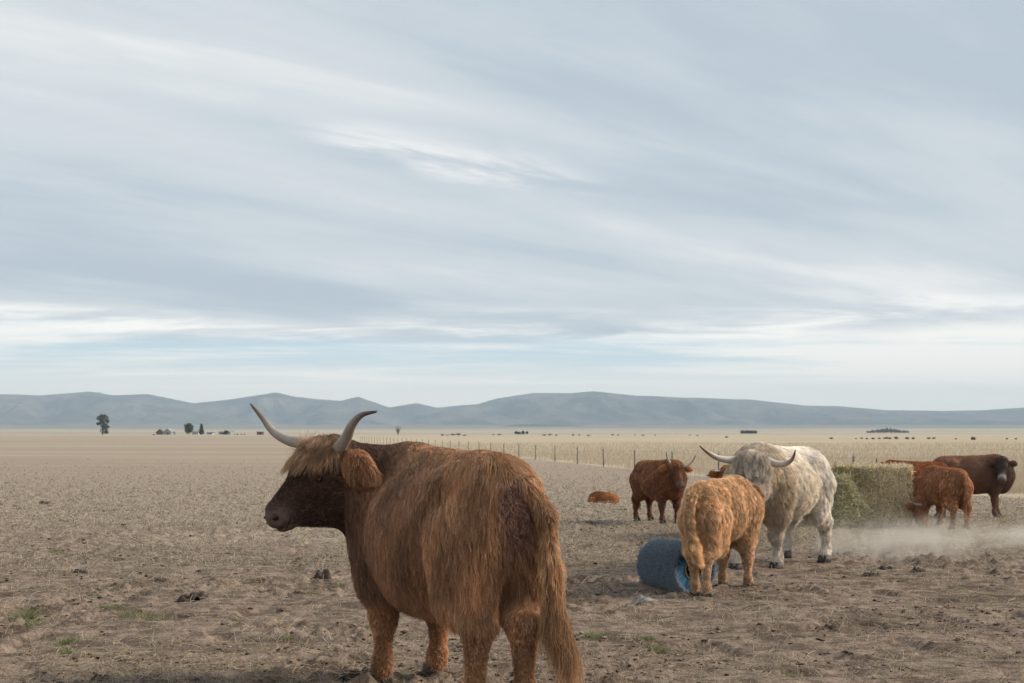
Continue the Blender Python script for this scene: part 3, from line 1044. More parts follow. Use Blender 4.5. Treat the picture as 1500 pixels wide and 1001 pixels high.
def cow(name, label, cat, loc, theta, size=1.0, poll=(1.0, 0, 1.25), face=(0.7, 0, -0.7), col=(0.2, 0.08, 0.03), facecol=None, legcol=None,
        muzzle=(0.16, 0.11, 0.09), hair=1.0, n=20000, res=0.024, radius=0.0022, horns=None, hornr=0.042, hornm=None, coat=None, seed=1,
        legs=None, tail=None, tail_len=0.30, fore_lock=0.20, wide=1.0, fat=0.90, short=False, stray=None, extra=None, mess=0.25, bellycol=None,
        neck_r=1.0, ears=True, chestcol=None, rear=True, switch=True, group=None, guides=0.05, earlen=1.0, headscale=1.0, forecol=None, earcol=None, jaw=1.0, neckcol=None, wave=0.055, blond=0.0, leghair=1.0, bodylock=0.45, raise_z=0.045, tailcol=None, rearw=1.0, locks=1.0, thigh=1.0, earhair=1.0, fluff=1.0, browcol=None, headlen=1.0, shadev=0.3, patchv=0.14, tailr=1.0, facelen=0.012, dens=None, toplen=1.0):
    """local frame: +x towards the head, +y the animal's left, origin on the ground under the belly"""
    root = tag(empty(name, loc, theta), label, cat, group)
    root.scale = (size, size, size)
    facecol = facecol or col
    legcol = legcol or col
    bellycol = bellycol or col
    chestcol = chestcol or col
    forecol = forecol or col
    neckcol = neckcol or chestcol
    lh_ = hair * leghair
    bl = bodylock
    earcol = earcol or forecol
    S = Sculpt()
    h = hair
    wy = wide
    ry = wide * rearw
    # trunk
    rz_ = raise_z
    tailcol = tailcol or col
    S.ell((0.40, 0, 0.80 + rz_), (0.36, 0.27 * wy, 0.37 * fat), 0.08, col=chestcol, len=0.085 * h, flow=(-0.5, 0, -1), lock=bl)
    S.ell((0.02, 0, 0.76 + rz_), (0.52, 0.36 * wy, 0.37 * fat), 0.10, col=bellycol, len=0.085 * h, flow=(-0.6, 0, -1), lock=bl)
    S.ell((-0.44, 0, 0.88), (0.32, 0.27 * ry, 0.28), 0.10, col=col, len=0.08 * h, flow=(-0.6, 0, -1), lock=bl)
    for sd in (-1, 1):
        S.ell((-0.60, sd * 0.085 * ry, 0.92), (0.15, 0.15 * ry, 0.22), 0.06, col=col, len=0.13 * h, flow=(-0.3, sd * 0.55, -1), lock=0.9)
    S.cone((0.44, 0, 1.10), 0.12, (-0.56, 0, 1.06), 0.12, 0.10, col=col, len=0.085 * h * toplen, flow=(-0.9, 0, -0.5), lock=bl)
    for sd in (-1, 1):
        S.ell((-0.40, sd * 0.19 * ry, 1.05), (0.10, 0.08, 0.07), 0.10, col=col, len=0.08 * h * toplen, flow=(-0.5, sd * 0.4, -0.7), lock=0.6)
    # legs: (hip/shoulder x, y sign, hoof x offset, hoof lift)
    L = {'hl': (0, 0, 0), 'hr': (0, 0, 0), 'fl': (0, 0, 0), 'fr': (0, 0, 0)}
    L.update(legs or {})
    hooves = []
    for key, sd in (('hl', 1), ('hr', -1)):
        ox, oy, oz = L[key]
        y = sd * 0.165 * ry
        yf = sd * 0.155 + oy
        S.cone((-0.50, y, 0.84), 0.19 * thigh, (-0.46, y * 1.06, 0.56), 0.120 * thigh, 0.08, col=col, len=0.13 * h, flow=(-0.35, 0, -1), lock=0.9, lift=0.22)
        S.cone((-0.62, y * 0.9, 0.82), 0.12 * thigh, (-0.62, y * 0.95, 0.54), 0.070, 0.08, col=col, len=0.17 * h, flow=(-0.1, 0, -1), lock=0.95, lift=0.18)
        S.cone((-0.47, y * 1.04, 0.58), 0.105 * thigh, (-0.66 + ox * .5, yf, 0.43 + oz), 0.068, 0.06, col=legcol, len=0.085 * lh_, flow=(-0.3, 0, -1), lock=0.85)
        S.cone((-0.66 + ox * .5, yf, 0.43 + oz), 0.058, (-0.645 + ox, yf, 0.15 + oz), 0.033, 0.04, col=legcol, len=0.04 * lh_, flow=(-0.1, 0, -1), lock=0.8)
        S.cone((-0.645 + ox, yf, 0.14 + oz), 0.045, (-0.615 + ox, yf, 0.075 + oz), 0.049, 0.03, col=legcol, len=0.036 * lh_, flow=(0, 0, -1), lock=0.7)
        hooves.append(Vector((-0.61 + ox, yf, oz)))
    for key, sd in (('fl', 1), ('fr', -1)):
        ox, oy, oz = L[key]
        y = sd * 0.19 * wy
        yf = sd * 0.165 + oy
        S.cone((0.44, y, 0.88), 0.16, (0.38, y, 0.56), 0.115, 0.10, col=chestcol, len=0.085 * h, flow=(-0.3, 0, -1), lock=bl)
        S.cone((0.38, y, 0.58), 0.095, (0.40 + ox * .6, yf, 0.34 + oz), 0.055, 0.06, col=legcol, len=0.07 * lh_, flow=(-0.25, 0, -1), lock=0.8)
        S.cone((0.40 + ox * .6, yf, 0.35 + oz), 0.056, (0.405 + ox, yf, 0.15 + oz), 0.031, 0.04, col=legcol, len=0.036 * lh_, flow=(-0.1, 0, -1), lock=0.8)
        S.cone((0.405 + ox, yf, 0.13 + oz), 0.046, (0.425 + ox, yf, 0.075 + oz), 0.050, 0.03, col=legcol, len=0.036 * lh_, flow=(0, 0, -1), lock=0.7)
        hooves.append(Vector((0.43 + ox, yf, oz)))
    # head frame
    pl = V3(*poll)
    f = unit(V3(*face))
    l = unit(np.cross(V3(0, 0, 1), f))
    u = np.cross(f, l)
    Rm = np.stack([f, l, u], 1)
    hs = headscale

    def hp(a, b_, c_):
        return pl + hs * (f * a * headlen + l * b_ + u * c_)
    back = tuple(-f)
    # neck
    nb = V3(0.46, 0, 0.90)
    ne = hp(-0.02, 0, -0.12)
    fhz = unit(V3(f[0], f[1], 0.0))
    mid = nb * 0.45 + (pl - fhz * 0.16 * hs - V3(0, 0, 0.13)) * 0.55
    nd = tuple(unit(nb - ne) + V3(0, 0, -1.0))
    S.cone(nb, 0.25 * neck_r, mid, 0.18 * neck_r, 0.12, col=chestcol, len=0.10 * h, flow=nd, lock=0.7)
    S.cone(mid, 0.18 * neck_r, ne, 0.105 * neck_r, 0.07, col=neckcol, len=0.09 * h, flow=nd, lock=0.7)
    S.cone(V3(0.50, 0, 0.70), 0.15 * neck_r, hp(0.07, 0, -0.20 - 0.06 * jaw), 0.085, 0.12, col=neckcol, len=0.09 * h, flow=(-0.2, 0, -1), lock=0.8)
    cm = V3(0.40, 0, 1.05) * 0.5 + (pl - fhz * 0.14 * hs - V3(0, 0, 0.13)) * 0.5
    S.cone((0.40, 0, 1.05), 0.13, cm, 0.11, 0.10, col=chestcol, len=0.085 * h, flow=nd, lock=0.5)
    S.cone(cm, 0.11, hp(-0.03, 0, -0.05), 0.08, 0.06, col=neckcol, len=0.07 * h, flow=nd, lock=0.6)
    # head
    fl_ = facelen
    S.ell(hp(0.09, 0, -0.08), hs * V3(0.15, 0.115, 0.12), 0.05, Rm, col=facecol, len=0.03 * h, flow=back, lock=0.4)
    S.cone(hp(0.10, 0, -0.075), 0.105 * hs, hp(0.43, 0, -0.085), 0.068 * hs, 0.05, col=facecol, len=fl_, flow=back, lock=0.2, lift=0.06)
    S.cone(hp(0.10, 0, -0.17 - 0.045 * jaw), 0.085 * hs, hp(0.40, 0, -0.13), 0.054 * hs, 0.05, col=facecol, len=fl_ * 1.6, flow=back, lock=0.2, lift=0.06)
    for sd in (-1, 1):
        S.ell(hp(0.12, sd * 0.055, -0.16 - 0.03 * jaw), hs * V3(0.115, 0.06, 0.115), 0.04, Rm, col=facecol, len=fl_ * 2, flow=back, lock=0.25, lift=0.08)
        S.ell(hp(0.165, sd * 0.088, -0.035), hs * V3(0.055, 0.032, 0.035), 0.03, Rm, col=browcol or facecol, len=fl_, flow=back, lock=0.2, lift=0.06)
        S.ell(hp(0.19, sd * 0.098, -0.085), hs * V3(0.04, 0.022, 0.022), 0.02, Rm, col=browcol or facecol, len=fl_ * 0.6, flow=back, lock=0.2, lift=0.06)
    S.ell(hp(0.475, 0, -0.095), hs * V3(0.056, 0.076, 0.062), 0.035, Rm, col=muzzle, len=0.0, flow=back)
    S.ell(hp(0.455, 0, -0.150), hs * V3(0.055, 0.060, 0.030), 0.02, Rm, col=tuple(x * 0.8 for x in muzzle), len=0.0, flow=back)
    for sd in (-1, 1):
        S.ell(hp(0.525, sd * 0.055, -0.075), hs * V3(0.030, 0.020, 0.022), 0.010, Rm, sub=True)
        S.ell(hp(0.185, sd * 0.118, -0.062), hs * V3(0.026, 0.02, 0.02), 0.012, Rm, sub=True)
    S.ell(hp(0.50, 0, -0.138), hs * V3(0.065, 0.10, 0.006), 0.010, Rm, sub=True)
    # poll with the long forelock
    S.ell(hp(0.015, 0, -0.005), hs * V3(0.085, 0.105, 0.06), 0.04, Rm, col=forecol if fore_lock > 0.05 else facecol, len=fore_lock * 0.85, flow=tuple(f + u * 0.4), lock=0.9, lift=0.7)
    if fore_lock > 0.05:
        S.ell(hp(0.09, 0, 0.005), hs * V3(0.06, 0.085, 0.04), 0.03, Rm, col=forecol, len=fore_lock * 1.15, flow=tuple(f), lock=0.92, lift=0.45)
    if ears:
        for sd in (-1, 1):
            e0 = hp(0.0, sd * 0.105, -0.06)
            ed = unit(l * sd * 0.95 - V3(0, 0, 0.48) - f * 0.25)
            nrm = unit(np.cross(ed, V3(0, 0, 1)))
            e1 = e0 + ed * 0.13 * hs
            e2 = e0 + ed * 0.26 * hs * earlen
            ef = tuple(ed * 0.8 + V3(0, 0, -0.9))
            S.cone(e0, 0.038 * hs, e1, 0.066 * hs, 0.02, flat=(nrm, 0.45), col=earcol, len=0.055 * h * earhair, flow=ef, lock=0.7, lift=0.3)
            S.cone(e1, 0.066 * hs, e2, 0.022 * hs, 0.02, flat=(nrm, 0.45), col=earcol, len=0.065 * h * earhair, flow=ef, lock=0.8, lift=0.3)
    # tail
    tp = tail or [(-0.70, 0, 1.08), (-0.80, 0, 0.98), (-0.83, 0, 0.75), (-0.82, 0, 0.52), (-0.82, 0, 0.40)]
    for i in range(len(tp) - 1):
        q = i / (len(tp) - 1)
        dv = V3(*tp[i + 1]) - V3(*tp[i])
        S.cone(tp[i], tailr * (0.038 * (1 - 0.6 * q) + 0.004), tp[i + 1], tailr * (0.038 * (1 - 0.6 * (q + 1 / (len(tp) - 1))) + 0.004), 0.035 if i else 0.06, col=tailcol,
               len=(0.05 * h if q < 0.45 or not switch else tail_len * (0.45 + 0.55 * q)), flow=tuple(unit(dv) + V3(0, 0, -0.3)), lock=0.85, lift=0.18)
    if rear:
        S.ell((-0.750, 0, 0.965), (0.055, 0.062, 0.105), 0.03, col=(0.20, 0.105, 0.08), len=0.001)
        S.ell((-0.765, 0.0, 0.87), (0.030, 0.045, 0.06), 0.03, col=(0.26, 0.13, 0.105), len=0.003)
        S.ell((-0.79, 0.0, 1.02), (0.02, 0.022, 0.022), 0.015, sub=True)
        S.ell((-0.80, 0.0, 0.87), (0.02, 0.008, 0.05), 0.012, sub=True)
    if extra:
        extra(S, hp)
    for q in S.p:
        q.at['lock'] = q.at.get('lock', 0.6) * locks
        q.at['lift'] = q.at.get('lift', 0.28) * fluff
    verts, faces = S.build(res)
    col_v = S.attrs(verts)[0]
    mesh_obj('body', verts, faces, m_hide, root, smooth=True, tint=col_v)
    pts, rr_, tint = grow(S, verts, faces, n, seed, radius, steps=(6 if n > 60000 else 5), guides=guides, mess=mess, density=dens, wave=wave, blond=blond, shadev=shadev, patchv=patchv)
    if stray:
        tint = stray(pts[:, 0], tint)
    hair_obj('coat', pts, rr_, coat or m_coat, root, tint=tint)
    for hv in hooves:
        make_hoof(hv, (1, 0), 1.0, root)
    for sd in (-1, 1):
        v, fc = icosphere(Vector(hp(0.185, sd * 0.099, -0.062)), 0.021 * hs)
        mesh_obj('eye', v, fc, m_eye, root, smooth=True)
    for sd in (-1, 1):
        v, fc = icosphere((0, 0, 0), 1.0)
        v = [Vector(hp(0.508 + 0.016 * q.x, sd * (0.046 + 0.013 * q.y), -0.072 + 0.011 * q.z + 0.006 * q.x)) for q in v]
        mesh_obj('nostril', v, fc, m_nostril, root, smooth=True)
    # horns: points (out sideways, up, forward) from the poll in a level frame
    if horns:
        fh = unit(V3(f[0], f[1], 0)); lh = V3(-fh[1], fh[0], 0)
        for side, path in horns:
            sg = 1 if side == 'l' else -1
            P = [pl + lh * sg * 0.05 * hs + V3(0, 0, -0.03)] + [pl + lh * sg * a + V3(0, 0, b_) + fh * c_ for a, b_, c_ in path]
            make_horn(P, hornr, root, hornm or m_horn)
    return root, S


def to_local(p, loc, theta, size=1.0):
    d = Vector(p) - Vector(loc)
    c_, s_ = math.cos(-theta), math.sin(-theta)
    return Vector((d.x * c_ - d.y * s_, d.x * s_ + d.y * c_, d.z)) / size


def dir_local(v, theta):
    c_, s_ = math.cos(-theta), math.sin(-theta)
    return (v[0] * c_ - v[1] * s_, v[0] * s_ + v[1] * c_, v[2])


def horn_path(pix, poll_w, face_w, side):
    """turn photograph pixels with depths into (out, up, forward) from the poll"""
    fh = Vector((face_w[0], face_w[1], 0)).normalized()
    lh = Vector((-fh.y, fh.x, 0)) * (1 if side == 'l' else -1)
    out = []
    for px, py, d in pix:
        q = at(px, py, d) - Vector(poll_w)
        out.append((q.dot(lh), q.z, q.dot(fh)))
    return out


RUST = (0.300, 0.153, 0.074)
# ---- the big cow in front
th = rad(117)
loc = Vector((-0.334, 7.045, 0.0))
poll_w = at(474, 658, 7.38)
face_w = (-0.33, -0.25, -0.34)
hl = [(497, 656, 7.28), (508, 640, 7.22), (516, 622, 7.15), (530, 608, 7.10), (552, 603, 7.05)]
hr = [(446, 650, 7.45), (425, 646, 7.52), (402, 634, 7.59), (384, 612, 7.64), (367, 592, 7.68)]


def main_extra(S, hp):
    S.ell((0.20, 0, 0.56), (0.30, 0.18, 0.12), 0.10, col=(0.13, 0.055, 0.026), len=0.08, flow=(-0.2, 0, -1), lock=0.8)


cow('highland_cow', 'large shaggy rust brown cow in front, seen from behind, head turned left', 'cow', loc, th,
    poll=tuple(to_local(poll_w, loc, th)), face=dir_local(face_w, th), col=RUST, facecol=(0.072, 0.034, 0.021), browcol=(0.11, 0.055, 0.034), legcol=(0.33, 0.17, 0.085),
    bellycol=(0.220, 0.108, 0.052), tailcol=(0.33, 0.18, 0.088), chestcol=(0.115, 0.05, 0.026), neckcol=(0.05, 0.022, 0.013), muzzle=(0.165, 0.112, 0.092), forecol=(0.38, 0.225, 0.12), earcol=(0.33, 0.16, 0.078),  # belly, chest and neck coat colours darkened to paint in their shade
    n=300000, res=0.016, radius=0.00085, horns=[('l', horn_path(hl, poll_w, face_w, 'l')), ('r', horn_path(hr, poll_w, face_w, 'r'))], hornr=0.036,
    tail=[(-0.66, 0.0, 1.10), (-0.78, -0.06, 1.06), (-0.83, -0.125, 0.93), (-0.84, -0.14, 0.72), (-0.84, -0.16, 0.52), (-0.85, -0.21, 0.38)],
    tail_len=0.36, seed=3, legs={'hl': (0.04, -0.03, 0), 'hr': (-0.05, 0.07, 0), 'fl': (0.0, 0, 0), 'fr': (0.05, 0, 0)},
    guides=0.085, locks=0.8, rearw=0.84, patchv=0.22, thigh=0.80, earhair=0.75, raise_z=0.025, fat=0.95, shadev=0.26, extra=main_extra, facelen=0.009, wide=0.94, headscale=1.04, headlen=0.86, jaw=3.3, fore_lock=0.27, hair=1.12, blond=0.7, leghair=0.42, wave=0.075, tailr=0.8)

# ---- white bull
th = rad(-128)
loc = Vector((2.60, 13.85, float(base_z(np.float64(13.9)))))
poll_w = at(1102, 672, 13.0)
face_w = (-0.12, -0.62, -0.72)
hl = [(1124, 676, 12.98), (1138, 680, 12.95), (1152, 680, 12.92), (1163, 673, 12.88), (1168, 659, 12.84)]
hr = [(1080, 674, 13.0), (1064, 674, 12.98), (1047, 670, 12.95), (1032, 661, 12.9), (1022, 653, 12.86)]


def bull_extra(S, hp):
    S.ell((0.02, 0, 0.47), (0.12, 0.06, 0.09), 0.08, col=(0.30, 0.18, 0.10), len=0.12, flow=(0.1, 0, -1), lock=0.9)
    S.ell((0.46, 0, 0.98), (0.26, 0.22, 0.24), 0.10, col=(0.50, 0.42, 0.32), len=0.06, flow=(-0.4, 0, -1), lock=0.8)


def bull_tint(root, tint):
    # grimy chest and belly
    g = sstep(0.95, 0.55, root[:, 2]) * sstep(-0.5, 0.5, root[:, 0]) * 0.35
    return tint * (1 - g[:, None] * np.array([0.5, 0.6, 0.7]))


cow('highland_bull', 'big cream white bull facing the camera beside the blue brush', 'bull', loc, th, size=0.96,
    poll=tuple(to_local(poll_w, loc, th, .96)), face=dir_local(face_w, th), col=(0.84, 0.77, 0.68), facecol=(0.55, 0.48, 0.40), legcol=(0.82, 0.75, 0.66),
    chestcol=(0.56, 0.455, 0.33), bellycol=(0.78, 0.69, 0.57), forecol=(0.60, 0.52, 0.43), n=110000, res=0.020, radius=0.0018,
    horns=[('l', horn_path(hl, poll_w, face_w, 'l')), ('r', horn_path(hr, poll_w, face_w, 'r'))], hornr=0.043, hornm=m_hornpale, coat=m_coatpale,
    legs={'fr': (0.20, 0.03, 0), 'fl': (-0.14, -0.04, 0.0), 'hl': (-0.12, 0, 0), 'hr': (0.16, 0, 0.05)}, seed=7, hair=0.62, wide=0.98, fat=0.88, fore_lock=0.30,
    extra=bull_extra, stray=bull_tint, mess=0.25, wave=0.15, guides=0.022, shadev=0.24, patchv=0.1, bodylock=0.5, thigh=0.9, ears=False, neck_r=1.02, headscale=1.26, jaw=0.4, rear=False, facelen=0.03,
    tail=[(-0.64, 0, 1.13), (-0.77, 0.03, 1.12), (-0.85, 0.06, 0.92), (-0.88, 0.08, 0.76), (-0.90, 0.09, 0.66)], tail_len=0.20)

# ---- golden calf at the brush
th = rad(62)
loc = Vector((1.705, 11.60, float(base_z(np.float64(11.6)))))
poll_w = at(1086, 713, 12.2)
face_w = (0.35, 0.35, -0.80)
cow('highland_calf', 'curly golden calf seen from behind, standing over the blue brush', 'calf', loc, th, size=0.755,
    poll=tuple(to_local(poll_w, loc, th, .755)), face=dir_local(face_w, th), col=(0.47, 0.290, 0.160), legcol=(0.48, 0.315, 0.19), bellycol=(0.38, 0.225, 0.118),
    facecol=(0.30, 0.14, 0.06), n=120000, res=0.022, radius=0.0014, seed=12, hair=0.85, fluff=1.7, mess=0.5, fore_lock=0.10, tail_len=0.13, guides=0.04, wave=0.12, leghair=0.36, bodylock=0.7, shadev=0.3, raise_z=0.085, tailcol=(0.52, 0.32, 0.17), tailr=1.1, blond=0.4, fat=0.76,
    legs={'hl': (0.05, -0.08, 0), 'hr': (-0.05, 0.07, 0), 'fl': (-0.06, -0.06, 0), 'fr': (0.0, 0.0, 0)}, rear=False, wide=0.66, thigh=0.84, earcol=(0.33, 0.16, 0.075),
    tail=[(-0.68, 0, 1.11), (-0.82, 0.03, 1.05), (-0.87, 0.04, 0.80), (-0.87, 0.0, 0.55), (-0.86, -0.04, 0.40)])

# ---- dark rust cow standing behind at the left of the bull
th = rad(-66)
loc = Vector((2.20, 21.3, float(base_z(np.float64(21.3)))))
poll_w = at(991, 680, 20.75)
face_w = (0.10, -0.62, -0.62)
hl = [(1000, 684, 20.75), (1008, 684, 20.7), (1018, 678, 20.68), (1025, 669, 20.65), (1027, 662, 20.62)]
hr = [(984, 682, 20.75), (979, 678, 20.75), (975, 671, 20.72), (972, 663, 20.7), (972, 656, 20.68)]
cow('highland_cow', 'dark rust cow with upswept horns facing camera, left of the calf', 'cow', loc, th, size=0.77,
    poll=tuple(to_local(poll_w, loc, th, .77)), face=dir_local(face_w, th), col=(0.25, 0.11, 0.052), facecol=(0.13, 0.05, 0.024), legcol=(0.13, 0.055, 0.028),
    forecol=(0.33, 0.135, 0.055), chestcol=(0.19, 0.072, 0.032), n=26000, res=0.026, radius=0.0032, seed=21, hair=0.55, fore_lock=0.15, rear=False, wide=0.86, blond=0.3, wave=0.12,
    horns=[('l', horn_path(hl, poll_w, face_w, 'l')), ('r', horn_path(hr, poll_w, face_w, 'r'))], hornr=0.030, hornm=m_hornpale, jaw=0.5)

# ---- rust cow almost hidden behind the bull's head
th = rad(-92)
loc = Vector((2.86, 18.2, float(base_z(np.float64(18.2)))))
poll_w = at(1066, 688, 17.5)
face_w = (-0.05, -0.6, -0.7)
hr = [(1058, 690, 17.5), (1051, 691, 17.48), (1045, 691, 17.45), (1038, 691, 17.4), (1031, 690, 17.35)]
hl = [(1090, 691, 17.5), (1100, 692, 17.48), (1108, 692, 17.45), (1116, 690, 17.4), (1122, 686, 17.35)]
cow('highland_cow', 'rust cow almost hidden behind the head of the white bull', 'cow', loc, th, size=0.74,
    poll=tuple(to_local(poll_w, loc, th, .74)), face=dir_local(face_w, th), col=(0.26, 0.10, 0.04), n=12000, res=0.03, radius=0.0034, seed=23, hair=0.7,
    horns=[('l', horn_path(hl, poll_w, face_w, 'l')), ('r', horn_path(hr, poll_w, face_w, 'r'))], hornr=0.022, rear=False, fore_lock=0.12)

# ---- red cow behind the hay bale
th = rad(178)
loc = Vector((6.34, 22.6, float(base_z(np.float64(22.6)))))
poll_w = at(1291, 683, 22.5)
face_w = (-0.6, -0.2, -0.7)
hl = [(1289, 682, 22.4), (1285, 678, 22.3), (1282, 673, 22.2), (1281, 666, 22.15)]
hr = [(1299, 689, 22.6), (1300, 687, 22.7), (1303, 684, 22.8), (1303, 682, 22.85)]
cow('highland_cow', 'dark red cow standing broadside behind the hay bale', 'cow', loc, th, size=0.745,
    poll=tuple(to_local(poll_w, loc, th, .745)), face=dir_local(face_w, th), col=(0.27, 0.098, 0.042), legcol=(0.17, 0.065, 0.033), n=22000, res=0.028, radius=0.0034,
    seed=31, hair=0.5, horns=[('l', horn_path(hl, poll_w, face_w, 'l')), ('r', horn_path(hr, poll_w, face_w, 'r'))], hornr=0.030, hornm=m_horndark, rear=False, fore_lock=0.10, wide=0.9, earlen=0.5)

# ---- red cow with its head down at the bale
th = rad(103)
loc = Vector((6.06, 20.0, float(base_z(np.float64(20.0)))))
poll_w = at(1349, 738, 20.2)
face_w = (0.12, -0.25, -0.9)
hl = [(1346, 740, 20.0), (1338, 739, 19.9), (1330, 732, 19.85), (1325, 716, 19.8)]
hr = [(1354, 739, 20.35), (1356, 738, 20.45), (1360, 736, 20.5), (1362, 730, 20.55)]
cow('highland_cow', 'red cow with head down to the ground right of hay bale', 'cow', loc, th, size=0.70,
    poll=tuple(to_local(poll_w, loc, th, .70)), face=dir_local(face_w, th), col=(0.34, 0.155, 0.074), legcol=(0.30, 0.15, 0.08), facecol=(0.28, 0.12, 0.058),
    n=30000, res=0.026, radius=0.0030, seed=37, hair=0.62, horns=[('l', horn_path(hl, poll_w, face_w, 'l')), ('r', horn_path(hr, poll_w, face_w, 'r'))],
    hornr=0.026, hornm=m_hornpale, rear=False, tail_len=0.30, fore_lock=0.10, neck_r=0.95, wide=0.80, blond=0.3, earlen=0.35, wave=0.1,
    tail=[(-0.66, 0, 1.11), (-0.78, 0, 1.08), (-0.84, 0, 0.90), (-0.85, -0.02, 0.68), (-0.85, -0.03, 0.50), (-0.85, -0.03, 0.38)])

# ---- smooth dark brown cow at the right edge
th = rad(-14)
loc = Vector((7.42, 22.9, float(base_z(np.float64(22.9)))))
poll_w = at(1468, 674, 22.45)
face_w = (-0.18, -0.50, -0.55)


def smooth_extra(S, hp):
    S.ell(hp(0.42, 0, -0.07), (0.03, 0.075, 0.06), 0.02, np.stack([unit(hp(1, 0, 0) - hp(0, 0, 0)), unit(hp(0, 1, 0) - hp(0, 0, 0)), unit(hp(0, 0, 1) - hp(0, 0, 0))], 1), col=(0.55, 0.50, 0.45), len=0.006)
    S.cone((0.55, 0, 0.62), 0.13, (0.62, 0, 0.80), 0.14, 0.1, col=(0.11, 0.055, 0.036), len=0.02)


cow('brown_cow', 'smooth dark brown cow with white muzzle looking at camera, far right', 'cow', loc, th, size=0.82,
    poll=tuple(to_local(poll_w, loc, th, .82)), face=dir_local(face_w, th), col=(0.23, 0.112, 0.068), facecol=(0.045, 0.03, 0.026), legcol=(0.15, 0.08, 0.052),
    bellycol=(0.165, 0.085, 0.056), chestcol=(0.10, 0.052, 0.035), muzzle=(0.10, 0.08, 0.075), n=26000, res=0.026, radius=0.0030, seed=41, hair=0.22, fore_lock=0.03,
    extra=smooth_extra, fat=0.93, earlen=0.6, earcol=(0.11, 0.06, 0.042), rear=False, switch=False, headscale=0.95, guides=0.1, legs={'fl': (0.06, 0, 0), 'fr': (-0.02, 0, 0)})

# ---- calf lying curled on the ground
p = spot(883, 737)
S = Sculpt()
CC = (0.36, 0.155, 0.06)
S.ell((0.04, 0, 0.10), (0.24, 0.15, 0.125), 0.05, col=(0.40, 0.185, 0.075), len=0.03, flow=(0.4, 0, -1), lock=.6)
S.ell((-0.10, 0, 0.115), (0.17, 0.13, 0.125), 0.05, col=(0.17, 0.065, 0.032), len=0.03, flow=(0.4, 0, -1), lock=.6)
S.ell((0.20, -0.03, 0.08), (0.12, 0.12, 0.10), 0.05, col=(0.42, 0.20, 0.08), len=0.03, flow=(0.4, 0, -1), lock=.6)
S.cone((-0.16, -0.06, 0.11), 0.07, (-0.24, -0.14, 0.075), 0.055, 0.04, col=CC, len=0.02, flow=(-0.4, 0, -1))
S.cone((-0.24, -0.13, 0.08), 0.05, (-0.26, -0.24, 0.04), 0.032, 0.03, col=(0.26, 0.11, 0.045), len=0.012, flow=(0, 1, 0))
S.cone((-0.25, -0.10, 0.115), 0.016, (-0.305, -0.09, 0.145), 0.010, 0.015, col=CC, len=0.02, flow=(-1, 0, 0.2))
S.cone((-0.20, -0.16, 0.11), 0.016, (-0.185, -0.22, 0.125), 0.010, 0.015, col=CC, len=0.02, flow=(0.2, -1, 0.2))
S.cone((-0.10, -0.15, 0.03), 0.030, (0.06, -0.18, 0.025), 0.022, 0.03, col=CC, len=0.015, flow=(1, 0, 0))
S.cone((0.22, -0.12, 0.045), 0.045, (0.06, -0.17, 0.03), 0.026, 0.03, col=CC, len=0.015, flow=(-1, 0, 0))
vv, ff = S.build(0.014)
root = tag(empty('resting_calf', p + Vector((0, 0, -0.015))), 'small rust calf lying curled on the bare ground', 'calf')
mesh_obj('body', vv, ff, m_hide, root, smooth=True, tint=S.attrs(vv)[0])
pts, rr_, tint = grow(S, vv, ff, 9000, 51, 0.0022, steps=4, guides=0.06)
hair_obj('coat', pts, rr_, m_coat, root, tint=tint)
# ------------------------------------------------------------------ hay bale
m_straw = fur_mat('hay_stalks', tip=1.0, rootv=1.0, rough=0.7, trans=0.15)
m_bale = tint_mat('packed_hay', 0.95, 0.1, 1.0, 0.8)
m_twine = simple_mat('orange_twine', (0.45, 0.38, 0.28), 0.8)


def stalks(centers, dirs, lens, radius, cols, bend=0.25, seed=0, steps=3):
    r = np.random.default_rng(seed)
    n = len(centers)
    d = unit(dirs)
    tq = np.linspace(-0.5, 0.5, steps + 1)
    bv = unit(r.normal(size=(n, 3))) * bend
    pts = centers[:, None] + d[:, None] * (tq[None, :, None] * lens[:, None, None]) + bv[:, None] * ((tq ** 2)[None, :, None] * lens[:, None, None])
    rr = np.full((n, steps + 1), 1.0) * (np.asarray(radius) * np.ones(n))[:, None]
    return pts, rr, cols


bp = Vector((5.22, 20.75, float(base_z(np.float64(20.75)))))
bale = tag(empty('hay_bale', bp, rad(-8)), 'large square hay bale standing among the cattle', 'hay bale')
W_, D_, H_ = 1.04, 0.86, 0.85
# lumpy block: every face pushed in and out by noise
nU = 22
vs, fs = [], []
for face in range(6):
    for i in range(nU + 1):
        for j in range(nU + 1):
            a, b_ = i / nU * 2 - 1, j / nU * 2 - 1
            q = [(a, b_, 1), (b_, a, -1), (a, -1, b_), (b_, 1, a), (1, a, b_), (-1, b_, a)][face]
            vs.append(q)
    o_ = face * (nU + 1) ** 2
    for i in range(nU):
        for j in range(nU):
            k = o_ + i * (nU + 1) + j
            fs.append((k, k + nU + 1, k + nU + 2, k + 1))
q = np.array(vs, float)
rad_ = np.maximum(np.abs(q).max(1), 1e-6)
rnd = q / np.linalg.norm(q, axis=1)[:, None]
blend = np.clip((np.sort(np.abs(q), axis=1)[:, 1] - 0.78) / 0.22, 0, 1)[:, None] ** 2
q2 = q * (1 - 0.07 * blend)
nzv = fbm(q[:, 0] * 4 + q[:, 2] * 3.1 + 20, q[:, 1] * 4 + q[:, 2] * 2.3 + 20, 4, 70) - 0.5
q2 = q2 * (1 + 0.10 * nzv[:, None])
wv = q2 * np.array([W_ / 2, D_ / 2, H_ / 2]) + np.array([0, 0, H_ / 2 - 0.02])
gcol = np.where((q[:, :1] < -0.15), np.array([[0.30, 0.27, 0.15]]), np.array([[0.42, 0.33, 0.20]]))
